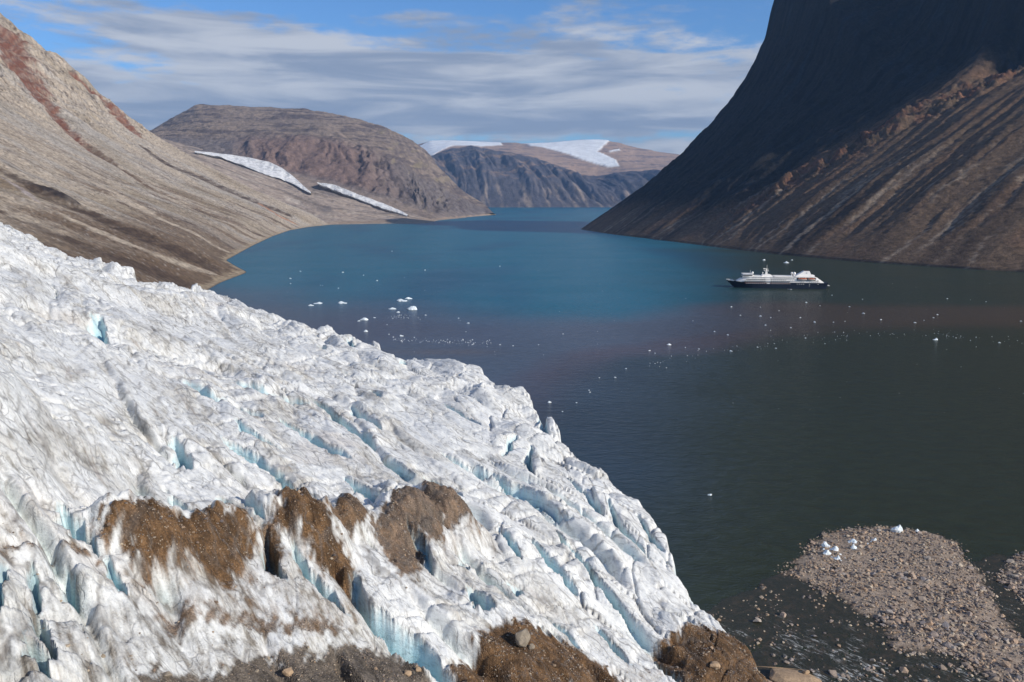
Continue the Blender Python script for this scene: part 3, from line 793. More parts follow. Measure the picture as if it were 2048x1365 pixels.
# top of the ice front
EDGE = [(-420, 330, 150), (-160, 403, 133), (0, 445, 120), (60, 468, 114), (130, 505, 104), (200, 512, 98), (260, 545, 90), (310, 572, 84), (360, 580, 79), (415, 590, 73), (480, 600, 67), (530, 628, 62),
        (570, 645, 59), (640, 650, 56), (700, 668, 52), (760, 685, 50), (800, 712, 48), (870, 712, 46), (910, 742, 44), (960, 755, 42), (1010, 775, 40), (1065, 802, 37), (1075, 822, 36), (1120, 850, 33),
        (1132, 890, 31), (1160, 905, 29), (1190, 935, 27), (1230, 970, 24), (1270, 985, 22), (1300, 1020, 20), (1325, 1065, 17), (1364, 1120, 14), (1362, 1165, 9), (1400, 1212, 4), (1440, 1250, 3), (1482, 1280, 3), (1535, 1350, 2)]
CREV = [  # polyline, width (m), depth (m)
    ([(125, 1020), (156, 1059), (199, 1122)], 3.4, 9), ([(127, 1153), (140, 1190), (156, 1220)], 2.0, 6), ([(211, 1134), (227, 1184), (254, 1223)], 1.8, 5),
    ([(59, 1134), (82, 1208), (94, 1247)], 1.8, 5), ([(100, 1250), (113, 1282), (117, 1340)], 2.2, 7), ([(70, 1300), (90, 1335), (105, 1375)], 2.6, 7), ([(5, 1140), (14, 1200), (10, 1260)], 1.6, 5),
    ([(344, 981), (383, 1028), (391, 1083)], 4.0, 9), ([(434, 993), (469, 1032), (480, 1060)], 3.0, 6), ([(488, 1009), (520, 1063)], 2.4, 5),
    ([(540, 935), (575, 965), (609, 997), (672, 1025)], 4.2, 8), ([(629, 1044), (652, 1078)], 2.6, 6), ([(531, 1079), (547, 1137), (570, 1161)], 3.2, 10),
    ([(590, 1106), (640, 1169), (695, 1223)], 3.4, 7), ([(700, 1155), (742, 1216), (800, 1265), (840, 1305), (905, 1365), (960, 1420)], 4.6, 11),
    ([(880, 905), (915, 921), (1005, 958), (1071, 997), (1122, 1036), (1150, 1052)], 4.0, 9), ([(1060, 1075), (1085, 1105), (1110, 1137), (1157, 1184)], 3.0, 7),
    ([(1110, 1055), (1140, 1090), (1180, 1137), (1227, 1196), (1260, 1235), (1302, 1282)], 3.2, 8), ([(1215, 1012), (1255, 1067), (1309, 1126)], 3.0, 7), ([(1274, 1036), (1300, 1070), (1328, 1105)], 2.4, 6),
    ([(945, 1200), (962, 1230), (985, 1265)], 4.6, 10), ([(925, 1138), (938, 1152)], 3.4, 6), ([(1040, 1165), (1030, 1195)], 2.8, 5), ([(1310, 1305), (1335, 1335), (1370, 1370)], 2.2, 5),
    ([(850, 950), (895, 980), (925, 998)], 3.6, 6), ([(430, 742), (508, 774), (562, 789), (620, 806)], 5.0, 8), ([(367, 758), (430, 797), (480, 812), (527, 832)], 4.6, 8),
    ([(344, 875), (365, 905), (381, 932)], 4.0, 7), ([(450, 875), (508, 914), (566, 950)], 4.0, 7), ([(620, 790), (660, 815), (703, 852), (754, 887)], 5.0, 9), ([(700, 808), (730, 830), (765, 858)], 4.0, 7),
    ([(196, 636), (213, 668)], 5.0, 9), ([(313, 694), (345, 708)], 5.0, 8), ([(1063, 896), (1065, 944)], 2.6, 9), ([(1078, 828), (1098, 868)], 3.6, 10), ([(695, 858), (755, 888)], 4.0, 6),
    ([(745, 786), (765, 808)], 4.0, 7), ([(1000, 905), (1018, 890), (1030, 880)], 2.2, 6), ([(642, 690), (652, 705)], 4.0, 8), ([(700, 672), (708, 690)], 3.5, 9), ([(800, 735), (808, 720)], 3.5, 8),
    ([(470, 850), (520, 885), (560, 905)], 3.0, 5), ([(760, 905), (800, 930), (835, 955)], 3.2, 6), ([(560, 840), (610, 870), (660, 905), (700, 930)], 3.4, 6), ([(690, 960), (740, 1000), (790, 1030)], 3.4, 6),
    ([(820, 1080), (850, 1120), (870, 1160)], 2.4, 5), ([(1000, 1060), (1030, 1100), (1050, 1130)], 2.2, 4), ([(880, 800), (930, 830), (960, 850)], 3.5, 6), ([(1130, 960), (1170, 990), (1210, 1030)], 2.6, 5),
    ([(250, 1060), (300, 1075)], 2.0, 3), ([(1040, 770), (1050, 790)], 3.0, 8), ([(1085, 1225), (1120, 1260), (1160, 1300)], 2.6, 5), ([(1190, 1240), (1230, 1280), (1260, 1320)], 2.4, 5)]
DIRT = [  # outline, colour key, amount
    ([(205, 1105), (260, 1085), (330, 1090), (400, 1078), (470, 1065), (540, 1070), (600, 1050), (690, 1040), (780, 1045), (870, 1015), (950, 1045), (975, 1085), (900, 1120), (840, 1190), (790, 1180), (760, 1110), (715, 1120), (705, 1195), (640, 1150), (560, 1125), (470, 1190), (400, 1165), (290, 1180), (250, 1140)], 'brown', 0.36),
    ([(205, 1110), (235, 1085), (285, 1075), (330, 1085), (385, 1100), (400, 1075), (425, 1062), (455, 1085), (475, 1055), (495, 1075), (510, 1090), (500, 1120), (478, 1130), (470, 1175), (445, 1170), (400, 1150), (340, 1150), (290, 1165), (265, 1150), (250, 1118)], 'brown', 1.0),
    ([(530, 1085), (560, 1050), (600, 1043), (640, 1070), (680, 1110), (706, 1150), (700, 1190), (680, 1160), (640, 1140), (600, 1105), (570, 1100), (545, 1130)], 'brown', 1.0),
    ([(655, 1070), (690, 1035), (715, 1040), (740, 1065), (725, 1075), (700, 1095), (680, 1085)], 'brown', 0.95),
    ([(745, 1075), (790, 1040), (870, 1012), (910, 1025), (950, 1050), (960, 1075), (900, 1080), (880, 1110), (850, 1100), (830, 1170), (800, 1165), (780, 1120)], 'brown', 0.9),
    ([(0, 1098), (60, 1103), (120, 1107), (190, 1125), (198, 1142), (150, 1130), (90, 1112), (0, 1108)], 'brown', 0.9),
    ([(315, 1225), (440, 1232), (560, 1238), (690, 1258), (690, 1268), (540, 1250), (400, 1250), (330, 1250)], 'brown', 0.8),
    ([(0, 1058), (40, 1045), (120, 1012), (125, 1020), (60, 1055), (20, 1072), (0, 1080)], 'grey', 0.6),
    ([(270, 1375), (330, 1350), (400, 1345), (470, 1330), (490, 1312), (560, 1298), (640, 1300), (720, 1290), (790, 1300), (840, 1330), (880, 1375), (700, 1420), (300, 1420)], 'grey', 1.0),
    ([(915, 1345), (960, 1305), (1020, 1290), (1090, 1298), (1150, 1300), (1180, 1325), (1210, 1335), (1250, 1375), (1250, 1420), (930, 1420)], 'brown', 1.0),
    ([(1308, 1290), (1350, 1278), (1420, 1275), (1480, 1283), (1510, 1310), (1545, 1375), (1500, 1420), (1390, 1420), (1370, 1370), (1330, 1330)], 'brown', 1.0),
    ([(480, 1180), (540, 1200), (600, 1230), (580, 1240), (500, 1225)], 'brown', 0.45), ([(215, 1130), (520, 1110), (700, 1190), (720, 1250), (560, 1245), (320, 1230), (260, 1190)], 'brown', 0.42), ([(330, 1160), (440, 1180), (430, 1228), (330, 1225)], 'brown', 0.3),
    ([(930, 1060), (1000, 1080), (960, 1140), (900, 1150), (880, 1110)], 'brown', 0.3), ([(0, 1250), (120, 1240), (330, 1250), (520, 1260), (520, 1310), (300, 1350), (0, 1380)], 'grey', 0.55), ([(0, 1140), (130, 1150), (300, 1240), (320, 1300), (100, 1330), (0, 1330)], 'grey', 0.4), ([(1200, 1330), (1320, 1330), (1340, 1375), (1230, 1400)], 'brown', 0.5)]
CONES = [(235, 1100, 8, 3.0), (290, 1092, 10, 4.2), (350, 1100, 8, 3.0), (415, 1085, 8, 5.0), (478, 1075, 6, 4.5), (595, 1065, 12, 6.0), (645, 1090, 9, 3.0), (695, 1055, 8, 4.5), (860, 1042, 15, 4.5), (800, 1062, 10, 3.5), (920, 1050, 10, 3.0), (1060, 1320, 20, 4.0), (1420, 1300, 14, 3.5)]


class IceBase:
    def __init__(self):
        P = np.array([on_level(u, v, z) for u, v, z in ICE_PTS])
        self.c = P[:, :2] / 100.0
        n = len(P)
        def k(r2): return np.where(r2 > 0, 0.5 * r2 * np.log(r2 + 1e-12), 0)
        self.k = k
        d = ((self.c[:, None] - self.c[None]) ** 2).sum(-1)
        K = k(d) + np.eye(n) * 0.06
        Q = np.concatenate([np.ones((n, 1)), self.c], 1)
        A = np.block([[K, Q], [Q.T, np.zeros((3, 3))]])
        s = np.linalg.solve(A, np.concatenate([P[:, 2], np.zeros(3)]))
        self.w, self.a = s[:n], s[n:]
    def __call__(self, X, Y):
        x, y = np.asarray(X) / 100.0, np.asarray(Y) / 100.0
        z = self.a[0] + self.a[1] * x + self.a[2] * y
        for (cx, cy), w in zip(self.c, self.w):
            z = z + w * self.k((x - cx) ** 2 + (y - cy) ** 2)
        return z
    def hit(self, u, v):
        d = ray(u, v); t0, t1 = 40.0, 1200.0
        ts = np.linspace(t0, t1, 1200)
        g = CAM_H + d[2] * ts - self(d[0] * ts, d[1] * ts)
        i = np.flatnonzero(g < 0)
        t = ts[i[0]] if len(i) else ts[np.argmin(np.abs(g))]
        return (d[0] * t, d[1] * t)


ICE = IceBase()
EDGE_XY = [tuple(on_level(u, v, z)[:2]) for u, v, z in EDGE]
FLOW = np.array([0.76, -0.65]); ACR = np.array([0.65, 0.76])


def build_glacier():
    nr, nc = 800, 860
    az = np.linspace(R(-40), R(21), nc); r = np.geomspace(62, 860, nr)
    RR, AA = np.meshgrid(r, az, indexing='ij')
    X = (RR * np.sin(AA)).ravel(); Y = (RR * np.cos(AA)).ravel()
    # inside / outside of the ice front
    lim = EDGE_XY + [(95, 190), (60, 60), (-60, 20), (-900, 20), (-900, 900)]
    de = poly_sd(X, Y, lim)
    rr = np.hypot(X, Y)
    keep = de > -14
    a = X * FLOW[0] + Y * FLOW[1]; b = X * ACR[0] + Y * ACR[1]
    w1 = fbm(X / 90, Y / 90, 2, 500); w2 = fbm(X / 90, Y / 90, 2, 503)
    aw = a + 22 * w1; bw = b + 12 * w2 + 0.10 * a
    far = sstep(rr, 260, 520)                                # broader, blockier towards the front
    edge_zone = sstep(de, 90, 10)
    z = ICE(X, Y)
    big = fbm(aw / 120, bw / 46, 3, 510) * 4.2
    hum = billow(aw / 62, bw / 15.5, 3, 511, 0.45)           # rounded ridges with sharp creases, along the flow
    hum2 = billow(aw / 21 + 0.3 * w1, bw / 7.2, 3, 515, 0.5)
    blk = billow(X / 52 + 0.6 * w1, Y / 52 + 0.6 * w2, 3, 519, 0.36)
    fine = billow(aw / 4.2, bw / 1.9, 3, 523, 0.55)
    scal = billow(X / 9 + w1, Y / 9 + w2, 2, 529, 0.5)
    calm = sstep(fbm(X / 70, Y / 70, 2, 533), -0.25, 0.25)   # smooth and rough stretches
    hs = lerp(1.0, 1.35, far)
    rel = big * hs + (hum - 0.25) * lerp(6.0, 6.0, far) * (0.5 + 0.6 * calm) + (hum2 - 0.25) * lerp(1.7, 0.9, far) * (0.4 + 0.7 * calm)
    rel += (blk - 0.25) * (lerp(3.5, 17.0, far) * (0.35 + 0.65 * edge_zone)) + (scal - 0.25) * lerp(0.5, 0.4, far)
    rel += (fine - 0.25) * 0.4
    rel += fbm(X / 1.7, Y / 1.7, 2, 540) * 0.12
    # fractured blocks, each with its own tilt
    wb = 0.35 * w1
    r1, cx1, cy1, e1 = cells(aw / 17 + wb, bw / 9.5 + wb, 1)
    r2, cx2, cy2, e2 = cells(aw / 6.5 + wb, bw / 3.8, 2)
    amt1 = lerp(0.30 * (0.4 + 0.6 * calm), 1.2, np.maximum(far * 0.35, edge_zone)); amt2 = lerp(0.18, 0.32, edge_zone)
    rel += amt1 * (1.3 * (r1[:, 0] - 0.5) + 3.0 * (r1[:, 1] - 0.5) * cx1 + 4.2 * (r1[:, 2] - 0.35) * cy1) - 1.0 * amt1 * sstep(e1, 0.10, 0.0)
    rel += amt2 * (0.5 * (r2[:, 0] - 0.5) + 1.1 * (r2[:, 1] - 0.5) * cx2 + 1.5 * (r2[:, 2] - 0.4) * cy2) - 0.35 * amt2 * sstep(e2, 0.12, 0.0)
    # cross-cracks
    crk = np.abs(perlin(aw / 13, bw / 60, 545)); rel -= 1.3 * sstep(crk, 0.06, 0.0) * calm
    # pressure ridge along the far side
    rid = [ICE.hit(*p) for p in [(-150, 450), (0, 520), (120, 555), (230, 600), (380, 615), (480, 640)]]
    dr, par, _ = seg_dist(X, Y, rid); rel += 7.0 * np.exp(-(dr / 16) ** 2)
    tr = [ICE.hit(*p) for p in [(-100, 560), (60, 600), (150, 640), (300, 690), (420, 725)]]
    dr, par, _ = seg_dist(X, Y, tr); rel -= 5.0 * np.exp(-(dr / 13) ** 2)
    # long parallel folds: an easy back, then a steep blue face that looks down-left
    sp_ = lerp(15.0, 26.0, far)
    qf = (bw + 7 * fbm(X / 55, Y / 55, 3, 620) + 2.2 * fbm(aw / 26, bw / 26, 3, 621)) / 16.0
    fr = qf - np.floor(qf); idq = np.floor(qf)
    quiet = sstep(a - 0.25 * b, -330, -150)                # the upper left lies smoother
    on0 = sstep(fbm(aw / 75, idq * 3.17, 2, 622), -0.12, 0.24); on1 = sstep(fbm(aw / 75, (idq + 1) * 3.17, 2, 622), -0.12, 0.24)
    on = lerp(on0, on1, sstep(fr, 0.1, 0.9)) * (0.35 + 0.65 * (1 - far)) * (0.2 + 0.8 * quiet)
    saw = np.where(fr > 0.18, 1 - (fr - 0.18) / 0.82, sstep(fr, 0.0, 0.18))
    slot = np.exp(-(np.minimum(fr, 1 - fr) / 0.075) ** 2)
    on = on * (1 - 0.45 * sstep(rr, 190, 140) * sstep(X, 0, -40))
    # debris cones
    cone = np.zeros(len(X))
    for (u, v, wd, h) in CONES:
        cx, cy = ICE.hit(u, v)
        qa = (X - cx) * FLOW[0] + (Y - cy) * FLOW[1]; qb = (X - cx) * ACR[0] + (Y - cy) * ACR[1]
        dd = np.hypot(qa / 1.25, qb) + 0.12 * wd * fbm(X / 5, Y / 5, 3, 550)
        hp = np.clip(1 - (dd / (1.05 * wd)) ** 2, 0, 1) ** 1.2; cone = np.maximum(cone, hp)
        rel += 1.5 * h * hp * (1 + 0.3 * fbm(qa / 9, qb / 3.4, 3, 551))
    on = on * (1 - 0.8 * sstep(cone, 0.05, 0.5))
    rel += on * (saw - 0.5) * 4.4 - on * slot * 2.6
    face_b = on * np.maximum(slot, sstep(fr, 0.15, 0.05) * 0.7) * sstep(on, 0.3, 0.8)
    # crevasses
    blue = np.clip(face_b * 1.25, 0, 1) * (0.45 + 0.55 * sstep(fbm(X / 20, Y / 20, 3, 623), -0.25, 0.2)) * 0.9; deep = np.zeros(len(X))
    wn = fbm(X / 14, Y / 14, 3, 560)
    for k, (px, wd, dp) in enumerate(CREV):
        pts = [ICE.hit(*p) for p in px]
        x0 = min(p[0] for p in pts) - 14; x1 = max(p[0] for p in pts) + 14; y0 = min(p[1] for p in pts) - 14; y1 = max(p[1] for p in pts) + 14
        i = np.flatnonzero((X > x0) & (X < x1) & (Y > y0) & (Y < y1))
        d, par, side = seg_dist(X[i], Y[i], pts)
        sd_ = d * side + 2.6 * wn[i]
        ends = np.clip(np.sin(np.clip(par, 0, 1) * np.pi), 0, 1) ** 0.5
        ww = wd * (0.10 + 0.72 * ends) * (1 + 0.6 * perlin(par * 6, par * 0 + k * 3.3, 565))
        # steep on the far side, easier on the near side
        pos = np.where(sd_ > 0, sd_ / (0.42 * ww), -sd_ / (0.95 * ww))
        prof = np.clip(1 - pos, 0, 1) ** 0.65
        rel[i] -= dp * 0.9 * ends * prof * (1 + 0.4 * wn[i])
        rel[i] += 1.5 * ends * np.exp(-((sd_ - 1.6 * ww) / (1.5 * ww)) ** 2)      # far lip stands a little proud
        blue[i] = np.maximum(blue[i], sstep(prof, 0.03, 0.30) * (0.4 + 0.6 * ends)); deep[i] = np.maximum(deep[i], sstep(prof, 0.4, 0.95) * ends)
    # natural creases go blue where they cut deep
    cut = sstep(hum, 0.075, 0.01) * sstep(fbm(X / 45, Y / 45, 2, 570), 0.05, 0.35)
    rel -= cut * 3.5; blue = np.maximum(blue, cut * 0.75)
    cut2 = sstep(hum2, 0.05, 0.0) * sstep(fbm(X / 30, Y / 30, 2, 571), 0.15, 0.4)
    rel -= cut2 * 1.5; blue = np.maximum(blue, cut2 * 0.5)
    # ice front
    jag = de + 3.2 * fbm(X / 16, Y / 16, 3, 580) + 2.6 * (blk - 0.25) * 4
    front = sstep(jag, -1.5, 3.0)
    toe = sstep(Y, 300, 230)
    rel = rel * (1 - 0.55 * toe * sstep(de, 30, 0))
    top = z + rel
    top = np.where(de < 60, np.maximum(top, lerp(0.5, 2.0, 1 - toe)), top)
    Z = lerp(-3.0, top, front)
    wall = (front > 0.02) & (front < 0.9)
    blue = np.maximum(blue, np.where(wall, 0.75, 0) * (1 - toe * 0.6))
    # ---- colour
    white = np.array((0.77, 0.765, 0.73)); dust = alb(194, 189, 178); dusk = alb(134, 126, 112); soot = alb(66, 59, 51)
    bl = np.array((0.48, 0.68, 0.73)); bd = np.array((0.14, 0.38, 0.47))
    C = np.tile(white, (len(X), 1))
    dn = fbm(aw / 30, bw / 11, 4, 590); dn2 = fbm(aw / 7, bw / 2.4, 4, 591, 0.6); dn3 = fbm(X / 2.2, Y / 2.2, 3, 592, 0.6)
    clean = sstep(de, 15, 110)                                # the front is cleaner
    C = mixc(C, dust, sstep(dn + 0.5 * dn2, -0.15, 0.45) * (0.2 + 0.5 * clean))
    low_ = sstep(rr, 230, 150)
    C = mixc(C, dusk, sstep(dn2 + 0.35 * dn + 0.25 * dn3 + 0.12 * low_, 0.24, 0.58) * (0.10 + 0.42 * clean + 0.25 * low_))
    C = mixc(C, soot, sstep(fine, 0.09, 0.01) * sstep(dn + 0.5 * dn3, -0.1, 0.3) * (0.2 + 0.6 * clean))
    C = mixc(C, soot, sstep(hum2, 0.05, 0.0) * (0.25 + 0.5 * clean) * sstep(dn3, -0.4, 0.2))
    C = mixc(C, soot, sstep(hum, 0.03, 0.0) * 0.6 * sstep(dn3, -0.4, 0.2))
    C = mixc(C, soot, sstep(e1, 0.05, 0.0) * 0.45 * sstep(dn3 + dn, -0.3, 0.2)); C = mixc(C, soot, sstep(e2, 0.06, 0.0) * 0.45 * sstep(dn3 + dn, -0.1, 0.35) * (0.3 + 0.7 * clean))
    bandn = np.abs(perlin(aw / 70, bw / 3.0 + 2 * w1, 596))
    C = mixc(C, alb(150, 132, 118), sstep(bandn, 0.07, 0.0) * sstep(dn, 0.0, 0.4) * 0.6 * clean)
    C = mixc(C, alb(190, 172, 154), sstep(fbm(X / 40, Y / 40, 3, 597), 0.25, 0.55) * 0.3 * clean)
    bs = blue * (0.75 + 0.5 * dn2)
    C = C + (bl[None] - C) * np.clip(bs, 0, 1)[:, None]
    C = C + (bd[None] - C) * np.clip(deep * (0.55 + 0.5 * dn2), 0, 1)[:, None]
    stone = np.zeros(len(X))
    cols = {'brown': alb(92, 69, 46), 'grey': alb(92, 83, 73)}
    en = 3.4 * fbm(X / 9, Y / 9, 5, 600, 0.65) + 2.6 * dn3 + 3.0 * fbm(X / 1.6, (Y - X * 0.3) / 11, 3, 601, 0.6)
    for px, key, amt in DIRT:
        q = [ICE.hit(*p) for p in px]
        sd_ = poly_sd(X, Y, q)
        mk = sstep(sd_ + en * (1.0 if amt > 0.7 else 1.6), -1.6, 1.0) * np.clip(amt * (1.0 if amt > 0.7 else (0.5 + 1.4 * dn2)), 0, 1)
        mk = mk * (1 - 0.6 * deep)
        c0 = lerp(cols[key][None, :] * 0.62, cols[key][None, :] * 1.75, sstep(0.6 * dn3 + 0.7 * fbm(X / 7, Y / 7, 4, 602, 0.6), -0.35, 0.45)[:, None])
        C = C + (c0 - C) * np.clip(mk, 0, 1)[:, None]
        stone = np.maximum(stone, mk)
    # drop quads that lie wholly outside the ice
    Fq = grid_faces(nr, nc)
    Fq = Fq[keep[Fq].any(1)]
    used = np.unique(Fq); remap = np.full(len(X), -1); remap[used] = np.arange(len(used))
    me = raw_mesh('glacier', np.stack([X, Y, Z], 1)[used], remap[Fq][:, ::-1]); attr(me, 'Col', np.clip(C, 0.01, 0.86)[used]); attr(me, 'Stone', stone[used]); attr(me, 'Blue', np.clip(blue, 0, 1)[used])
    m, w = material('glacier_ice')
    ca = w.n('ShaderNodeAttribute', attribute_name='Col').outputs['Color']
    sa = w.n('ShaderNodeAttribute', attribute_name='Stone').outputs['Fac']
    ba = w.n('ShaderNodeAttribute', attribute_name='Blue').outputs['Fac']
    pos = w.n('ShaderNodeNewGeometry').outputs['Position']
    mp = w.n('ShaderNodeMapping', vector_type='TEXTURE', ins={'Vector': pos, 'Rotation': (0, 0, R(-38)), 'Scale': (3.4, 1.0, 1.0)})
    n1 = w.noise(mp.outputs[0], 0.9, 6, 0.68, 0.4); n2 = w.noise(pos, 2.6, 5, 0.7)
    n3 = w.noise(mp.outputs[0], 0.22, 5, 0.65, 0.8)
    # hairline cracks and dirt lines
    nz = w.n('ShaderNodeTexNoise', ins={'Vector': pos, 'Scale': 0.12, 'Detail': 4})
    wp = w.n('ShaderNodeVectorMath', operation='MULTIPLY_ADD', ins={0: nz.outputs['Color'], 1: (7.0, 7.0, 0.0), 2: pos})
    mp2 = w.n('ShaderNodeMapping', vector_type='TEXTURE', ins={'Vector': wp.outputs[0], 'Rotation': (0, 0, R(-38)), 'Scale': (2.6, 1.0, 1000.0)})
    def lines(sc, wd):
        vv = w.n('ShaderNodeTexVoronoi', feature='DISTANCE_TO_EDGE', ins={'Vector': mp2.outputs[0], 'Scale': sc})
        return w.ramp(vv.outputs['Distance'], 0.0, wd, 1.0, 0.0)
    msk = w.ramp(w.noise(pos, 0.06, 4, 0.6), 0.38, 0.60)
    msk2 = w.ramp(w.noise(pos, 0.13, 4, 0.6), 0.42, 0.62)
    crack = w.math('MAXIMUM', w.math('MULTIPLY', lines(0.16, 0.055), msk), w.math('MULTIPLY', lines(0.5, 0.075), w.math('MULTIPLY', msk2, 0.8)))
    crack = w.math('MULTIPLY', crack, w.ramp(ba, 0.1, 0.5, 1.0, 0.15))
    k = w.math('ADD', w.ramp(n1, 0.32, 0.52, 0.76, 1.04), w.math('MULTIPLY', w.math('SUBTRACT', n2, 0.5), 0.55))
    k = w.math('MULTIPLY', k, w.ramp(n3, 0.3, 0.6, 0.88, 1.03))
    c = w.mix(1.0, ca, w.comb(k, k, k), 'MULTIPLY')
    c = w.mix(w.math('MULTIPLY', crack, 0.55), c, (0.13, 0.11, 0.095, 1))
    v = w.n('ShaderNodeTexVoronoi', feature='F1', ins={'Vector': pos, 'Scale': 1.3})
    sp = w.math('MULTIPLY', w.ramp(v.outputs['Distance'], 0.16, 0.26, 1, 0), w.math('MULTIPLY', sa, w.ramp(w.noise(pos, 0.35, 3), 0.42, 0.6)))
    c = w.mix(w.math('MULTIPLY', sp, 0.8), c, (0.34, 0.27, 0.20, 1))
    v2 = w.n('ShaderNodeTexVoronoi', feature='F1', ins={'Vector': pos, 'Scale': 2.6})
    gk = w.ramp(w.n('ShaderNodeSeparateColor', ins={0: v2.outputs['Color']}).outputs[0], 0.0, 1.0, 0.68, 1.4)
    gcl = w.mix(1.0, c, w.comb(gk, gk, gk), 'MULTIPLY')
    c = w.mix(w.math('MULTIPLY', sa, 0.75), c, gcl)
    peb = w.math('MULTIPLY', w.math('SUBTRACT', 0.6, v2.outputs['Distance']), w.math('MULTIPLY', sa, 1.2))
    h = w.math('SUBTRACT', w.math('ADD', w.math('ADD', w.math('ADD', n1, peb), w.math('MULTIPLY', n2, 0.5)), w.math('MULTIPLY', sp, 0.6)), w.math('MULTIPLY', crack, 0.7))
    rg = w.ramp(sa, 0.0, 0.5, 0.62, 0.95)
    finish(w, c, rg, h, 0.6, 0.45, 0.35)
    o = link('glacier', me, m); tag(o, 'crevassed dirty white glacier sloping down to the water', None, kind='structure')
    return o


GLACIER = build_glacier()

# ================================================================== STONES, GRAVEL BAR, STREAM
def hull_mesh(seed, n=15, flat=0.7):
    """an angular stone about 1 m across"""
    rs = random.Random(seed)
    bm = bmesh.new()
    for i in range(n):
        v = Vector((rs.gauss(0, 1), rs.gauss(0, 1), rs.gauss(0, 1))).normalized() * rs.uniform(0.42, 0.56)
        bm.verts.new((v.x * rs.uniform(0.95, 1.1), v.y, v.z * flat))
    r = bmesh.ops.convex_hull(bm, input=bm.verts)
    bmesh.ops.delete(bm, geom=[g for g in r['geom_interior'] if isinstance(g, bmesh.types.BMVert)], context='VERTS')
    bmesh.ops.triangulate(bm, faces=bm.faces)
    V = np.array([v.co[:] for v in bm.verts]); bm.verts.index_update()
    T = np.array([[v.index for v in f.verts] for f in bm.faces]); bm.free()
    return V, T


STONES = [hull_mesh(900 + i, 13 + i % 4, 0.6 + 0.06 * (i % 4)) for i in range(8)]


def scatter(name, P, S, mat, parent=None, seed=1, tint=None):
    rs = np.random.RandomState(seed)
    Vs, Ts, Cs, off = [], [], [], 0
    kind = rs.randint(0, len(STONES), len(P)); ang = rs.rand(len(P)) * 6.283
    for i in range(len(P)):
        V, T = STONES[kind[i]]
        c, s = math.cos(ang[i]), math.sin(ang[i])
        W = np.stack([V[:, 0] * c - V[:, 1] * s, V[:, 0] * s + V[:, 1] * c, V[:, 2]], 1) * S[i] * np.array([1, 0.8 + 0.4 * ((i * 7) % 10) / 10, 1]) + P[i]
        Vs.append(W); Ts.append(T + off); off += len(V)
        col = tint[i] if tint is not None else np.array([1, 1, 1])
        Cs.append(np.tile(col, (len(V), 1)))
    me = raw_mesh(name, np.concatenate(Vs), np.concatenate(Ts), smooth=False); attr(me, 'Col', np.concatenate(Cs))
    return link(name, me, mat, parent)


def stone_cols(n, seed):
    rs = np.random.RandomState(seed)
    pal = np.array([alb(178, 160, 140), alb(160, 146, 134), alb(194, 176, 152), alb(140, 120, 104), alb(122, 112, 108), alb(186, 158, 130)])
    return pal[rs.randint(0, len(pal), n)] * rs.uniform(0.7, 1.12, (n, 1))


def stone_material(name, from_mesh):
    m, w = material(name)
    if from_mesh:
        base = w.n('ShaderNodeAttribute', attribute_name='Col').outputs['Color']
    else:
        rnd = w.n('ShaderNodeObjectInfo').outputs['Random']
        cr = w.n('ShaderNodeValToRGB', ins={0: rnd})
        e = cr.color_ramp.elements
        e[0].position = 0; e[0].color = (*alb(132, 116, 102), 1); e[1].position = 1; e[1].color = (*alb(200, 182, 158), 1)
        for p, c in ((0.3, alb(166, 150, 134)), (0.55, alb(184, 156, 130)), (0.8, alb(150, 142, 138))):
            q = e.new(p); q.color = (*c, 1)
        base = cr.outputs[0]
    pos = w.n('ShaderNodeNewGeometry').outputs['Position']
    n1 = w.noise(pos, 1.6, 5, 0.7)
    k = w.ramp(n1, 0.3, 0.7, 0.72, 1.15)
    c = w.mix(1.0, base, w.comb(k, k, k), 'MULTIPLY')
    finish(w, c, 0.9, n1, 0.5, 0.15, 0.25)
    return m


M_STONE = stone_material('stone_mixed', True); M_STONE1 = stone_material('stone_single', False)
BAR = [(1563, 1146), (1603, 1111), (1629, 1082), (1660, 1066), (1691, 1057), (1757, 1055), (1811, 1058), (1870, 1068), (1914, 1086), (1930, 1112), (1955, 1140), (1975, 1180), (2000, 1225), (2048, 1275), (2120, 1330), (2300, 1420),
       (2060, 1390), (1960, 1345), (1921, 1320), (1830, 1305), (1790, 1290), (1756, 1250), (1700, 1212), (1665, 1188), (1610, 1165)]
BAR2 = [(1990, 1150), (2014, 1128), (2048, 1108), (2120, 1085), (2300, 1060), (2500, 1100), (2500, 1330), (2250, 1330), (2110, 1260), (2045, 1200)]


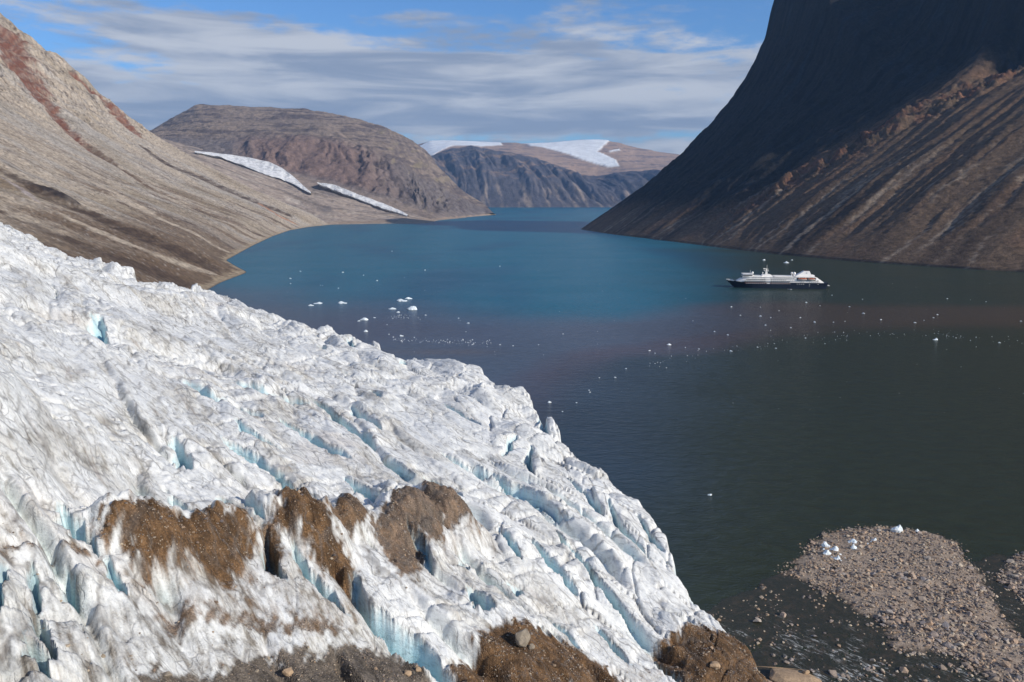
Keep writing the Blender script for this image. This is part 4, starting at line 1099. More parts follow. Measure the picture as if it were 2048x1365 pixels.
def build_delta():
    P1 = [tuple(on_level(*p)[:2]) for p in BAR]; P2 = [tuple(on_level(*p)[:2]) for p in BAR2]
    xs = np.arange(60, 330, 0.85); ys = np.arange(120, 345, 0.85)
    XX, YY = np.meshgrid(xs, ys, indexing='xy'); X, Y = XX.ravel(), YY.ravel()
    edge = lambda x, y: np.maximum(poly_sd(x, y, P1), poly_sd(x, y, P2)) + 5.0 * fbm(x / 16, y / 16, 4, 700, 0.6)
    sd = edge(X, Y)
    Z = np.clip(sd * 0.10, -1.2, 1.0) + sstep(sd, -2, 12) * (fbm(X / 9, Y / 9, 3, 705) * 0.6 + 0.1) + fbm(X / 2.2, Y / 2.2, 2, 706) * 0.22
    sand = alb(158, 141, 124); wet = alb(80, 71, 62)
    C = mixc(np.tile(sand, (len(X), 1)), wet, sstep(Z, 0.35, 0.02))
    C = C * (1 + 0.4 * fbm(X / 3, Y / 3, 3, 707)[:, None])
    Fq = grid_faces(len(ys), len(xs)); Fq = Fq[(Z > -0.5)[Fq].any(1)]
    used = np.unique(Fq); rm = np.full(len(X), -1); rm[used] = np.arange(len(used))
    me = raw_mesh('gravel_bar', np.stack([X, Y, Z], 1)[used], rm[Fq]); attr(me, 'Col', np.clip(C, 0.02, 0.7)[used])
    bar = link('gravel_bar', me, rock_material('gravel', 1.6, 0.25, 0.4, 0.5)); tag(bar, 'stony gravel bar where the meltwater enters the fjord', None, kind='structure')
    # stream around and below the bar
    st = [tuple(on_level(*p)[:2]) for p in [(1400, 1226), (1470, 1190), (1540, 1152), (1600, 1140), (1700, 1130), (1900, 1130), (1990, 1112), (2300, 1100), (2500, 1365), (2300, 1500), (1500, 1500), (1520, 1365), (1480, 1280)]]
    xs = np.arange(50, 330, 0.7); ys = np.arange(115, 330, 0.7)
    XX, YY = np.meshgrid(xs, ys, indexing='xy'); X2, Y2 = XX.ravel(), YY.ravel()
    sds = poly_sd(X2, Y2, st) + 5 * fbm(X2 / 20, Y2 / 20, 3, 710)
    fl = np.array([-0.62, 0.78])                         # runs down past the bar to the fjord
    a2 = X2 * fl[0] + Y2 * fl[1]; b2 = X2 * fl[1] - Y2 * fl[0]
    rap = sstep(Y2 + 0.25 * (X2 - 100) + 14 * fbm(X2 / 30, Y2 / 30, 2, 711), 262, 222)
    nn = fbm(a2 / 5.0, b2 / 1.1, 4, 712, 0.65); nb = fbm(X2 / 14, Y2 / 14, 2, 715)
    foam = rap * sstep(nb, -0.25, 0.2)
    foam = np.maximum(foam, 0.5 * sstep(sds, 0, 10) * sstep(nb, 0.1, 0.35))
    Zs = 0.05 + rap * 0.22 * nn + 0.02 * nn
    Cs = np.tile(alb(62, 62, 50) * 0.75, (len(X2), 1)); Cs = mixc(Cs, alb(84, 74, 60) * 0.8, sstep(fbm(X2 / 3, Y2 / 3, 4, 716, 0.65), -0.05, 0.3) * 0.7)
    Zs = np.where(sds < 0, -0.25, Zs)
    Fq = grid_faces(len(ys), len(xs)); Fq = Fq[(sds > -1.0)[Fq].all(1)]
    used = np.unique(Fq); rm = np.full(len(X2), -1); rm[used] = np.arange(len(used))
    me = raw_mesh('stream', np.stack([X2, Y2, Zs], 1)[used], rm[Fq]); attr(me, 'Col', Cs[used]); attr(me, 'Foam', foam[used])
    m, w = material('stream_water')
    pos = w.n('ShaderNodeNewGeometry').outputs['Position']
    n1 = w.noise(pos, 1.4, 4, 0.65, 0.5)
    k = w.ramp(n1, 0.3, 0.7, 0.75, 1.25)
    c = w.mix(1.0, w.n('ShaderNodeAttribute', attribute_name='Col').outputs['Color'], w.comb(k, k, k), 'MULTIPLY')
    fo = w.n('ShaderNodeAttribute', attribute_name='Foam').outputs['Fac']
    mpf = w.n('ShaderNodeMapping', vector_type='TEXTURE', ins={'Vector': pos, 'Rotation': (0, 0, R(128)), 'Scale': (3.4, 1.0, 1.0)})
    nf = w.noise(mpf.outputs[0], 0.9, 7, 0.72, 0.8)
    fm = w.math('MULTIPLY', w.ramp(w.math('ADD', nf, w.math('MULTIPLY', fo, 0.10)), 0.60, 0.74), fo)
    c = w.mix(w.math('MULTIPLY', fm, 0.85), c, (0.60, 0.60, 0.57, 1))
    finish(w, c, w.ramp(fm, 0, 0.4, 0.4, 0.85), w.math('ADD', n1, nf), 0.7, 0.3, 0.25)
    o = link('stream', me, m); tag(o, 'shallow meltwater stream with white riffles', None, kind='structure')
    # stones
    rs = np.random.RandomState(42)
    n = 115000
    x = rs.uniform(62, 285, n); y = rs.uniform(190, 335, n)
    s1 = edge(x, y); ss = poly_sd(x, y, st)
    cl = fbm(x / 16, y / 16, 3, 720)
    p_on = np.clip(0.72 + 1.1 * cl, 0.12, 1) * sstep(s1, -4.0, 4) * 0.7
    p_st = np.clip(0.05 + 0.75 * np.clip(cl, 0, 1), 0, 0.5) * (ss > 2) * (s1 <= 0) * 0.30
    pick = rs.rand(n) < np.maximum(p_on, p_st)
    x, y, s1, cl = x[pick], y[pick], s1[pick], cl[pick]
    size = np.exp(rs.normal(-0.62, 0.55, len(x))) * (1 + 0.35 * sstep(y, 300, 230)) * np.where(s1 < 0, 0.85, 1.0) * np.where(cl > 0.1, 1.15, 0.9)
    size = np.clip(size, 0.3, 3.2)
    z = np.clip(s1 * 0.10, 0.0, 1.0) + sstep(s1, -2, 12) * (fbm(x / 9, y / 9, 3, 705) * 0.6 + 0.1) + size * 0.10
    z = np.maximum(z, 0.02)
    P = np.stack([x, y, z], 1)
    u, v, d = project(P)
    inf = (u < 2450) & (v < 1400)
    P, size, d, u, v = P[inf], size[inf], d[inf], u[inf], v[inf]
    order = np.argsort(-size / d)
    inside = (u < 2048) & (v < 1365)
    order = np.concatenate([order[inside[order]], order[~inside[order]]])
    big, rest = order[:300], order[300:]
    scatter('gravel_stones', P[rest], size[rest], M_STONE, bar, 5, stone_cols(len(rest), 6))['kind'] = 'stuff'
    meshes = []
    for V, T in STONES:
        me = raw_mesh('stone', V, T, smooth=False); me.materials.append(M_STONE1); meshes.append(me)
    rr = random.Random(3)
    for i in big:
        o = bpy.data.objects.new('stone', meshes[rr.randrange(8)]); COL.objects.link(o); o.parent = bar
        o.location = P[i]; o.rotation_euler = (rr.uniform(-0.3, 0.3), rr.uniform(-0.3, 0.3), rr.uniform(0, 6.28))
        o.scale = (size[i] * rr.uniform(0.9, 1.2), size[i] * rr.uniform(0.8, 1.0), size[i] * rr.uniform(0.8, 1.05))


build_delta()


# ================================================================== ROCKS ON THE ICE
def big_rock(name, seed, dims, loc, rot, label, mat, group=None, n=22):
    V, T = hull_mesh(seed, n, 1.0)
    bm = bmesh.new(); vs = [bm.verts.new(Vector(p)) for p in V]
    for t in T: bm.faces.new([vs[k] for k in t])
    bmesh.ops.dissolve_limit(bm, angle_limit=R(14), verts=bm.verts, edges=bm.edges)
    bmesh.ops.bevel(bm, geom=list(bm.edges), offset=0.035, segments=2, affect='EDGES', profile=0.5)
    bmesh.ops.triangulate(bm, faces=bm.faces)
    bmesh.ops.subdivide_edges(bm, edges=bm.edges, cuts=1)
    rs = random.Random(seed)
    for v in bm.verts: v.co += Vector((rs.uniform(-1, 1), rs.uniform(-1, 1), rs.uniform(-1, 1))) * 0.008
    for v in bm.verts: v.co = Vector((v.co.x * dims[0], v.co.y * dims[1], v.co.z * dims[2]))
    me = bpy.data.meshes.new(name); bm.to_mesh(me); bm.free()
    o = link(name, me, mat); o.location = loc; o.rotation_euler = rot
    tag(o, label, 'boulder', group)
    return o


def rock_mat(name, c):
    m, w = material(name)
    tc = w.n('ShaderNodeTexCoord').outputs['Object']
    n1 = w.noise(tc, 0.9, 6, 0.7); n2 = w.noise(tc, 4.5, 4, 0.7)
    k = w.math('ADD', w.ramp(n1, 0.3, 0.7, 0.72, 1.12), w.math('MULTIPLY', w.math('SUBTRACT', n2, 0.5), 0.5))
    finish(w, w.mix(1.0, (*c, 1), w.comb(k, k, k), 'MULTIPLY'), 0.92, w.math('ADD', n1, n2), 0.6, 0.2, 0.2)
    return m


def build_ice_rocks():
    me = GLACIER.data; n = len(me.vertices)
    V = np.empty(n * 3, np.float32); me.vertices.foreach_get('co', V); V = V.reshape(-1, 3).astype(float)
    S = np.empty(n, np.float32); me.attributes['Stone'].data.foreach_get('value', S)
    FG = Field(V, V)
    rs = np.random.RandomState(9)
    w = np.where(S > 0.55, 1.0, np.where(S > 0.15, 0.06, 0.0)) * np.hypot(V[:, 0], V[:, 1]) ** 2
    w = w * np.clip(0.3 + 1.5 * fbm(V[:, 0] / 6, V[:, 1] / 6, 3, 730), 0.05, 1.5)
    idx = rs.choice(n, 6500, p=w / w.sum())
    size = np.clip(np.exp(rs.normal(-1.35, 0.5, len(idx))), 0.12, 1.2)
    cols = stone_cols(len(idx), 8) * 0.85
    P = V[idx] + np.array([0, 0, 0.05]) + rs.uniform(-0.3, 0.3, (len(idx), 3)) * np.array([1, 1, 0])
    scatter('debris_stones', P, size, M_STONE, GLACIER, 11, cols)['kind'] = 'stuff'
    M1 = rock_mat('boulder_grey_brown', alb(150, 138, 122)); M2 = rock_mat('boulder_tan', alb(176, 150, 122))
    for (u, v, dims, seed, rot, lab, m, lift) in [
        (1046, 1288, (4.6, 4.4, 6.2), 21, (0.15, -0.35, 0.5), 'large angular grey-brown boulder perched on the ice above the brown debris mound', M1, 1.6),
        (1064, 1297, (1.9, 1.6, 1.6), 22, (0.2, 0.1, 1.0), 'small grey block resting at the foot of the large angular boulder', M1, 0.4),
        (578, 1348, (2.4, 2.0, 1.9), 23, (0.1, 0.3, 0.4), 'pale rounded boulder on the grey gravel at the bottom left', M2, 0.5),
        (817, 1350, (2.2, 1.7, 1.5), 24, (0.3, 0.1, 0.9), 'tan boulder beside the long blue crevasse at the bottom edge, the left of two', M2, 0.4),
        (838, 1341, (1.7, 1.2, 1.2), 25, (0.1, 0.4, 0.2), 'tan boulder beside the long blue crevasse at the bottom edge, the right of two', M2, 0.3),
        (336, 1353, (1.8, 1.3, 1.4), 26, (0.2, 0.2, 0.7), 'brown boulder at the left end of the grey gravel patch', M1, 0.3),
        (1428, 1333, (4.6, 3.0, 2.6), 28, (0.2, 0.25, 0.7), 'pale angular block sunk in the brown debris at the toe of the ice', M2, 0.2),
    ]:
        p = FG.find(u, v)
        big_rock('boulder', seed, dims, (p[0], p[1], p[2] + lift), rot, lab, m)
    p = on_level(1590, 1362, 0.3)
    big_rock('rock_outcrop', 31, (17, 9, 4.6), (p[0] + 0.5, p[1], 0.2), (0.05, 0.1, -0.25), 'broad tan rock outcrop by the foaming stream at the bottom edge', M2, n=40)
    p = on_level(1612, 1349, 1.6)
    big_rock('boulder', 32, (2.2, 1.8, 1.8), (p[0], p[1], 2.3), (0.3, 0.2, 0.3), 'pale boulder sitting on the tan rock outcrop', M2)


build_ice_rocks()


# ================================================================== FLOATING AND STRANDED ICE
def ice_material():
    m, w = material('floating_ice')
    tc = w.n('ShaderNodeTexCoord').outputs['Object']
    z = w.n('ShaderNodeSeparateXYZ', ins={0: tc}).outputs[2]
    n = w.noise(tc, 1.2, 5, 0.65)
    c = w.mix(w.ramp(n, 0.35, 0.65), (0.66, 0.76, 0.80, 1), (0.84, 0.86, 0.86, 1))
    finish(w, c, 0.45, n, 0.5, 0.4, 0.5)
    return m


M_ICE = ice_material()


def floe_mesh(seed, lx, ly, lz, lumps=2):
    rs = random.Random(seed)
    bm = bmesh.new(); bmesh.ops.create_icosphere(bm, subdivisions=3, radius=1.0)
    pk = [(rs.uniform(-0.6, 0.6), rs.uniform(-0.5, 0.5), rs.uniform(0.5, 1.0), rs.uniform(0.25, 0.5)) for _ in range(lumps)]
    off = Vector((rs.uniform(0, 50), rs.uniform(0, 50), rs.uniform(0, 50)))
    from mathutils import noise as mn
    for v in bm.verts:
        p = v.co.copy()
        k = 1 + 0.35 * mn.noise(p * 1.6 + off) + 0.15 * mn.noise(p * 4 + off)
        x, y = p.x * k, p.y * k
        h = max(0, p.z)
        top = 0.55 + sum(0.7 * a * math.exp(-((x - cx) ** 2 + (y - cy) ** 2) / (2 * r * r)) for cx, cy, a, r in pk)
        z = (h ** 0.28) * top * (1 + 0.3 * mn.noise(p * 3 + off)) if p.z > 0 else p.z * 0.5
        v.co = Vector((x * lx / 2, y * ly / 2, z * lz))
    mz = max(v.co.z for v in bm.verts)
    for v in bm.verts: v.co.z *= (lz / mz) if v.co.z > 0 else 1
    me = bpy.data.meshes.new('ice_floe'); bm.to_mesh(me); bm.free()
    for p in me.polygons: p.use_smooth = False
    me.materials.append(M_ICE)
    return me


def build_floes():
    named = [(803.5, 603, 21, 5, 'long flat white ice floe overlapping a smaller one, the farther pair left of centre'),
             (816, 598.5, 14, 4, 'white ice floe tucked just behind the long flat floe left of centre'),
             (784, 619, 15, 4, 'flat white ice floe left of the peaked floe'),
             (824, 620, 20, 8, 'white ice floe with a pointed peak at one end, tallest near the glacier'),
             (796, 625.5, 7, 2.5, 'small white floe between and below the flat floe and the peaked floe'),
             (727.7, 641, 16, 5.5, 'knobbly white ice floe standing nearest the glacier front above the seracs'),
             (717, 643, 6, 2, 'small flat floe touching the left side of the knobbly floe'),
             (635.5, 608, 18, 3.5, 'long thin white floe near the left shore, right one of a touching pair'),
             (622, 612, 11, 3, 'thin white floe near the left shore, left one of a touching pair'),
             (684, 607.5, 18, 4.5, 'white floe lying alone between the left pair and the central floes'),
             (1528, 521, 6.5, 2.4, 'small white floe beyond the ship below the scree, above its mast'),
             (1573.5, 526.5, 10, 4, 'largest white floe beyond the ship, above its funnel'),
             (1584, 521, 4, 1.8, 'tiny white floe beyond the ship, farther right than the largest one there'),
             (1338, 690.5, 9, 3.5, 'largest white floe on the edge of the brown plume left of the ship'),
             (1871.5, 680.5, 10, 4.5, 'largest white floe on the dark water at the right'),
             (1099, 806, 8, 4, 'white floe close off the ice front, on the dark water'),
             (1420, 991, 8, 3.2, 'lone white floe on the dark water above the gravel bar'),
             (731, 664, 8, 4.5, 'small peaked floe right in front of the seracs'),
             (802.5, 673, 8, 3, 'small floe off the ice front, above the line of brash')]
    sm_left = [(850, 541, 6), (754, 562, 5), (685.6, 545.4, 5), (581, 557.7, 6), (581, 568, 4), (641, 571, 3), (601, 543, 3), (936.5, 647, 6.5), (749, 636, 5), (851, 631, 6), (677, 577, 4), (786, 637, 3), (774, 650, 3), (778, 669, 4), (917, 637, 3), (784, 503, 2.5), (1000, 533, 2.5), (727, 551, 3), (802, 631, 3), (932, 664, 3)]
    sm_mid = [(1126, 668.5, 4.5), (1299, 701.8, 5), (1310, 707, 4), (1397.6, 698.7, 5), (1370.5, 695.6, 4), (1462, 703, 6.5), (1455.5, 670.5, 4.5), (1429, 664, 4), (1252, 738, 4.5), (1230, 755.5, 4.5), (1198.6, 756, 3), (1178, 781, 4), (1180, 785, 4), (1153, 806, 4), (1125, 823.6, 4), (1386, 642, 3), (1000, 690, 4), (1077, 690, 4), (1026, 692, 3), (1300, 727, 2.5), (1315, 725, 2.5), (1321, 726, 2.5)]
    sm_right = [(1612.8, 605.8, 5), (1462.5, 614.4, 4), (1521, 615, 4), (1480.8, 631, 4.5), (1521, 633, 6.5), (1541.7, 636, 4), (1600.8, 636, 4.5), (1629, 645, 5.5), (1531, 651, 4), (1581.6, 656, 5), (1699, 614, 4.5), (1667, 645, 4), (1762, 640, 6), (1875, 630, 5.5), (1867, 636, 5), (1829.6, 646, 5.5), (1726.7, 627.5, 6), (1998.5, 686, 6), (2042, 643, 6), (1611, 676.7, 6), (1894.6, 598, 4), (1664, 591, 3.5), (1690, 643, 3.5), (1848, 641, 3), (1515, 695, 4), (1552, 697, 4), (1650, 688, 4), (1541, 661, 3), (1558, 622, 3), (1640, 612, 3), (1725, 599, 3), (1972, 604, 3)]
    rs = random.Random(77)
    meshes = {}
    def put(u, v, w, h, label, group, lumps=2):
        p = on_level(u, v); dpt = project(p[None])[2][0]
        wm = w * dpt / F; hm = h * dpt / F
        o = bpy.data.objects.new('ice_floe', floe_mesh(int(u * 13 + v), wm, wm * rs.uniform(0.55, 0.8), max(hm, 0.4) * 0.9, lumps)); COL.objects.link(o)
        o.location = (p[0], p[1] + wm * 0.2, -0.05); o.rotation_euler = (0, 0, rs.uniform(-0.3, 0.3))
        tag(o, label, 'ice floe', group)
    for u, v, w, h, lab in named:
        put(u, v, w, h, lab, 'ice floes on the fjord', 3)
    small = []
    for lst, lab in ((sm_left, 'tiny white ice fragment floating on the blue water left of centre'), (sm_mid, 'tiny white ice fragment floating between the glacier front and the ship'), (sm_right, 'tiny white ice fragment floating around the ship and to its right')):
        proto = [floe_mesh(500 + k, 1.0, 0.7, 0.26, 2) for k in range(3)]
        for (u, v, w) in lst:
            p = on_level(u, v); dpt = project(p[None])[2][0]; wm = w * dpt / F * rs.uniform(0.65, 1.1)
            o = bpy.data.objects.new('ice_floe', proto[rs.randrange(3)]); COL.objects.link(o)
            o.location = (p[0], p[1], 0); o.scale = (wm, wm, wm * rs.uniform(0.9, 1.3)); o.rotation_euler = (0, 0, rs.uniform(0, 6.28))
            tag(o, lab, 'ice floe', lab.replace('tiny white ice fragment', 'tiny ice fragments'))
    # brash: lines of bits too small to count
    pts = []
    for _ in range(110):
        t = rs.random(); pts.append((lerp(785, 985, t), lerp(680, 690, t * 0.6) + rs.gauss(0, 3.2), abs(rs.gauss(0, 1.0)) + 0.9))
    for _ in range(45):
        pts.append((rs.gauss(800, 22), rs.gauss(634, 3), abs(rs.gauss(0, 0.6)) + 0.7))
    path = [(1290, 735), (1440, 700), (1560, 681), (1700, 671), (1860, 668), (1950, 676), (2060, 684)]
    for _ in range(120):
        t = rs.random() ** 0.9 * (len(path) - 1); i = min(int(t), len(path) - 2); f = t - i
        pts.append((lerp(path[i][0], path[i + 1][0], f), lerp(path[i][1], path[i + 1][1], f) + rs.gauss(0, 5.0), abs(rs.gauss(0, 0.8)) + 0.6))
    for _ in range(70):
        pts.append((rs.uniform(520, 2048), rs.uniform(540, 830), rs.uniform(0.6, 1.3)))
    P, S = [], []
    for u, v, w in pts:
        p = on_level(u, v); P.append(p + np.array([0, 0, 0.05])); S.append(w * project(p[None])[2][0] / F)
    m, w_ = material('brash_ice'); finish(w_, (0.8, 0.83, 0.84, 1), 0.5)
    o = scatter('brash_ice', np.array(P), np.array(S), m, None, 21); tag(o, 'thin lines of tiny white brash ice drifting on the fjord', 'brash ice', kind='stuff')
    # stranded blocks on the gravel
    str_ = [(1652, 1095, 12, 9, 'stranded white ice block, leftmost of the cluster on the gravel bar'), (1669, 1104, 13, 9, 'stranded white ice block in the middle of the left cluster, partly behind its neighbours'),
            (1655, 1111, 13, 9, 'stranded white ice block with a dark shadow, lower left of the cluster'), (1674, 1121, 10, 8, 'stranded white ice block at the bottom of the left cluster'),
            (1705.5, 1089, 16, 7, 'long flat stranded ice block in the middle of the gravel bar'), (1708, 1102, 10, 11, 'upright stranded ice block just below the long flat one'),
            (1748, 1083, 8, 5, 'small stranded ice block right of the long flat one'), (1795, 1065, 17, 12, 'rounded ice block at the water edge on top of the gravel bar'),
            (1835, 1065, 6, 5, 'small ice block at the water edge, right of the rounded one')]
    for u, v, w, h, lab in str_:
        p = on_level(u, v, 0.6); dpt = project(p[None])[2][0]; wm = w * dpt / F
        o = bpy.data.objects.new('ice_block', floe_mesh(int(u), wm * 1.35, wm * 0.95, h * dpt / F * 1.25, 3)); COL.objects.link(o)
        o.location = (p[0], p[1] + wm * 0.2, 0.75); o.rotation_euler = (0, 0, rs.uniform(-0.4, 0.4)); tag(o, lab, 'ice block', 'ice blocks stranded on the gravel bar')
    for (u, v, w) in [(1682, 1124, 4), (1690, 1119, 4), (1664, 1117, 4), (1718, 1098, 5), (1728, 1094, 4), (1735, 1090, 4), (1742, 1086, 4), (1647, 1101, 4), (1680, 1112, 5)]:
        p = on_level(u, v, 0.6); wm = w * project(p[None])[2][0] / F
        o = bpy.data.objects.new('ice_block', floe_mesh(int(u * 3), wm * 1.3, wm, wm * 0.8, 2)); COL.objects.link(o)
        o.location = (p[0], p[1], 0.8); tag(o, 'thumb-sized lump of ice scattered among the stranded blocks', 'ice block', 'small ice lumps on the gravel bar')


build_floes()


# ================================================================== SHIP
class PB:
    """collects boxes, prisms and lofts and links them as one part"""
    def __init__(self): self.V, self.F = [], []
    def add(self, V, F):
        o = len(self.V); self.V += [tuple(v) for v in V]; self.F += [tuple(i + o for i in f) for f in F]; return self
    def box(self, x0, x1, y0, y1, z0, z1):
        return self.add([(x0, y0, z0), (x1, y0, z0), (x1, y1, z0), (x0, y1, z0), (x0, y0, z1), (x1, y0, z1), (x1, y1, z1), (x0, y1, z1)],
                        [(0, 3, 2, 1), (4, 5, 6, 7), (0, 1, 5, 4), (1, 2, 6, 5), (2, 3, 7, 6), (3, 0, 4, 7)])
    def prism(self, prof, y0, y1, inset=0.0):
        """side outline (x, z) extruded across the ship; inset narrows the top"""
        n = len(prof); zs = [p[1] for p in prof]; zm, zM = min(zs), max(zs)
        k = lambda z: inset * (z - zm) / max(zM - zm, 1e-6)
        V = [(x, y0 + k(z), z) for x, z in prof] + [(x, y1 - k(z), z) for x, z in prof]
        return self.add(V, [tuple(range(n - 1, -1, -1)), tuple(range(n, 2 * n))] + [(i, (i + 1) % n, n + (i + 1) % n, n + i) for i in range(n)])
    def cyl(self, a, b, r0, r1=None, n=10):
        r1 = r0 if r1 is None else r1
        a, b = Vector(a), Vector(b); d = (b - a).normalized(); s = d.orthogonal().normalized(); t = d.cross(s)
        V = [a + (s * math.cos(6.2832 * i / n) + t * math.sin(6.2832 * i / n)) * r0 for i in range(n)] + [b + (s * math.cos(6.2832 * i / n) + t * math.sin(6.2832 * i / n)) * r1 for i in range(n)]
        return self.add(V, [(i, (i + 1) % n, n + (i + 1) % n, n + i) for i in range(n)] + [tuple(range(n - 1, -1, -1)), tuple(range(n, 2 * n))])
    def ball(self, c, r, sz=1.0):
        bm = bmesh.new(); bmesh.ops.create_uvsphere(bm, u_segments=14, v_segments=9, radius=r)
        bm.verts.index_update(); V = [(v.co.x + c[0], v.co.y + c[1], v.co.z * sz + c[2]) for v in bm.verts]; Fs = [tuple(v.index for v in f.verts) for f in bm.faces]; bm.free()
        return self.add(V, Fs)
    def build(self, name, mat, parent=None, smooth=False):
        me = bpy.data.meshes.new(name); me.from_pydata(self.V, [], self.F); me.update()
        bm = bmesh.new(); bm.from_mesh(me); bmesh.ops.recalc_face_normals(bm, faces=bm.faces); bm.to_mesh(me); bm.free()
        for p in me.polygons: p.use_smooth = smooth
        return link(name, me, mat, parent)


def build_ship():
    navy = plain('ship_navy_paint', (0.010, 0.014, 0.026), 0.35, 0.15, 0.2, 0.4)
    white = plain('ship_white_paint', (0.90, 0.86, 0.80), 0.45, 0.06, 0.15, 0.4)
    glass = plain('ship_dark_glass', (0.035, 0.03, 0.03), 0.15, 0.3, 0.5, 0.5)
    maroon = plain('ship_maroon_band', (0.075, 0.028, 0.026), 0.5, 0.2, 0.3)
    orange = plain('lifeboat_orange', (0.62, 0.16, 0.05), 0.5, 0.15, 0.5)
    deckm = plain('ship_deck', (0.46, 0.40, 0.33), 0.8, 0.15, 0.4)
    grey = plain('ship_grey_metal', (0.35, 0.36, 0.37), 0.5, 0.1, 0.5)
    root = bpy.data.objects.new('cruise_ship', None); COL.objects.link(root)
    p = on_level(1556, 577.5)
    root.location = (p[0], p[1] + 11, 0); root.rotation_euler = (0, 0, R(-7)); root['label'] = 'white expedition cruise ship with a navy hull anchored below the scree'; root['category'] = 'ship'
    X0 = -78.0                                            # bow at local x = -78
    # hull
    xs = np.array([0, 2, 5, 9, 14, 20, 28, 38, 52, 70, 100, 130, 145, 152, 156.0])
    lev = [(-2.5, 0), (0, 1), (3.5, 2), (7.0, 3), (9.6, 4)]
    deck_b = np.array([0.15, 1.6, 3.4, 5.4, 7.3, 8.9, 10.1, 10.7, 10.8, 10.8, 10.8, 10.8, 10.6, 10.2, 9.8])
    wl_b = np.array([0.1, 0.4, 0.9, 1.8, 3.0, 4.8, 6.9, 9.0, 10.3, 10.8, 10.8, 10.7, 9.8, 8.8, 8.0])
    rake = np.array([13, 12, 10.5, 9, 7.2, 5.5, 3.6, 1.6, 0, 0, 0, 0, 0, -1.5, -3.0])
    sheer = np.interp(xs, [0, 10, 30, 156], [12.0, 10.9, 9.6, 9.4])
    rows = []
    for f in (-0.25, 0.0, 0.33, 0.66, 1.0):
        ff = max(f, 0)
        z = sheer * f; b = wl_b + (deck_b - wl_b) * ff ** 1.3; x = xs + rake * (1 - ff) * (1.0 if f >= 0 else 1.15)
        rows.append((x, b, z))
    pb = PB(); V, Fs = [], []; n = len(xs)
    for side in (-1, 1):
        for (x, b, z) in rows:
            for i in range(n): V.append((X0 + x[i], side * b[i], z[i]))
    for s_ in (0, 1):
        o = s_ * 5 * n
        for r in range(4):
            for i in range(n - 1):
                q = (o + r * n + i, o + r * n + i + 1, o + (r + 1) * n + i + 1, o + (r + 1) * n + i)
                Fs.append(q if s_ == 0 else q[::-1])
    o2 = 5 * n
    for i in range(n - 1): Fs.append((4 * n + i, 4 * n + i + 1, o2 + 4 * n + i + 1, o2 + 4 * n + i))
    for r in range(4):
        Fs.append((r * n + n - 1, o2 + r * n + n - 1, o2 + (r + 1) * n + n - 1, (r + 1) * n + n - 1)); Fs.append((r * n, (r + 1) * n, o2 + (r + 1) * n, o2 + r * n))
    pb.add(V, Fs); hull = pb.build('hull', navy, root)
    def hb(x): return float(np.interp(x, xs, deck_b))
    # bow bulwark
    pb = PB()
    bx = [0, 2, 5, 9, 11.5]
    for a, b in zip(bx[:-1], bx[1:]):
        for s_ in (-1, 1):
            za, zb = [float(np.interp(q, [0, 10, 30], [12.0, 10.9, 9.6])) for q in (a, b)]
            V = [(X0 + a, s_ * (hb(a) + 0.05), za - 0.1), (X0 + b, s_ * (hb(b) + 0.05), zb - 0.1), (X0 + b, s_ * (hb(b) + 0.05), zb + 1.3), (X0 + a, s_ * (hb(a) + 0.05), za + 1.3),
                 (X0 + a, s_ * (hb(a) - 0.2), za - 0.1), (X0 + b, s_ * (hb(b) - 0.2), zb - 0.1), (X0 + b, s_ * (hb(b) - 0.2), zb + 1.3), (X0 + a, s_ * (hb(a) - 0.2), za + 1.3)]
            pb.add(V, [(0, 1, 2, 3), (7, 6, 5, 4), (3, 2, 6, 7), (0, 4, 5, 1), (0, 3, 7, 4), (1, 5, 6, 2)])
    pb.build('bulwark', white, root)
    PB().box(X0 + 3, X0 + 20, -4, 4, 11.0, 11.25).build('foredeck', deckm, root)
    for x in (8, 12, 15):
        for y in (-1.8, 1.8): PB().cyl((X0 + x, y, 11.2), (X0 + x, y, 12.1), 0.5).build('winch', grey, root)
    # superstructure tiers
    tiers = [((13, 9.5), (149.5, 9.5), (146.5, 12.2), (17.5, 12.2)), ((18, 12.2), (146, 12.2), (142.5, 14.9), (22.5, 14.9)), ((25.5, 14.9), (142, 14.9), (138.5, 17.7), (26.5, 17.7))]
    for k, q in enumerate(tiers):
        w_ = [10.55, 10.4, 10.2][k]
        # rounded front: narrower ahead
        V = []; st = [q[0][0], q[0][0] + 3, q[0][0] + 9, q[1][0] - 6, q[1][0]]; sb = [4.4 + k, 7.0 + k * .6, w_ - 0.3, w_, w_ - 1.0]
        tt = [q[3][0], q[3][0] + 3, q[3][0] + 9, q[2][0] - 6, q[2][0]]
        m_ = len(st)
        for s_ in (-1, 1):
            for (xx, z) in ((st, q[0][1]), (tt, q[2][1])):
                for i in range(m_): V.append((X0 + xx[i], s_ * min(sb[i], hb(min(xx[i], 150)) + 0.0), z))
        Fs = []
        for i in range(m_ - 1):
            Fs += [(i, i + 1, m_ + i + 1, m_ + i), (2 * m_ + i + 1, 2 * m_ + i, 3 * m_ + i, 3 * m_ + i + 1), (m_ + i, m_ + i + 1, 3 * m_ + i + 1, 3 * m_ + i), (i + 1, i, 2 * m_ + i, 2 * m_ + i + 1)]
        Fs += [(0, m_, 3 * m_, 2 * m_), (m_ - 1, 2 * m_ + m_ - 1, 3 * m_ + m_ - 1, 2 * m_ - 1)]
        PB().add(V, Fs).build('deck_house', white, root)
        PB().box(X0 + q[3][0] + 8, X0 + q[2][0] - 6, -w_ - 0.35, w_ + 0.35, q[2][1] - 0.12, q[2][1] + 0.16).build('deck_edge', white, root)
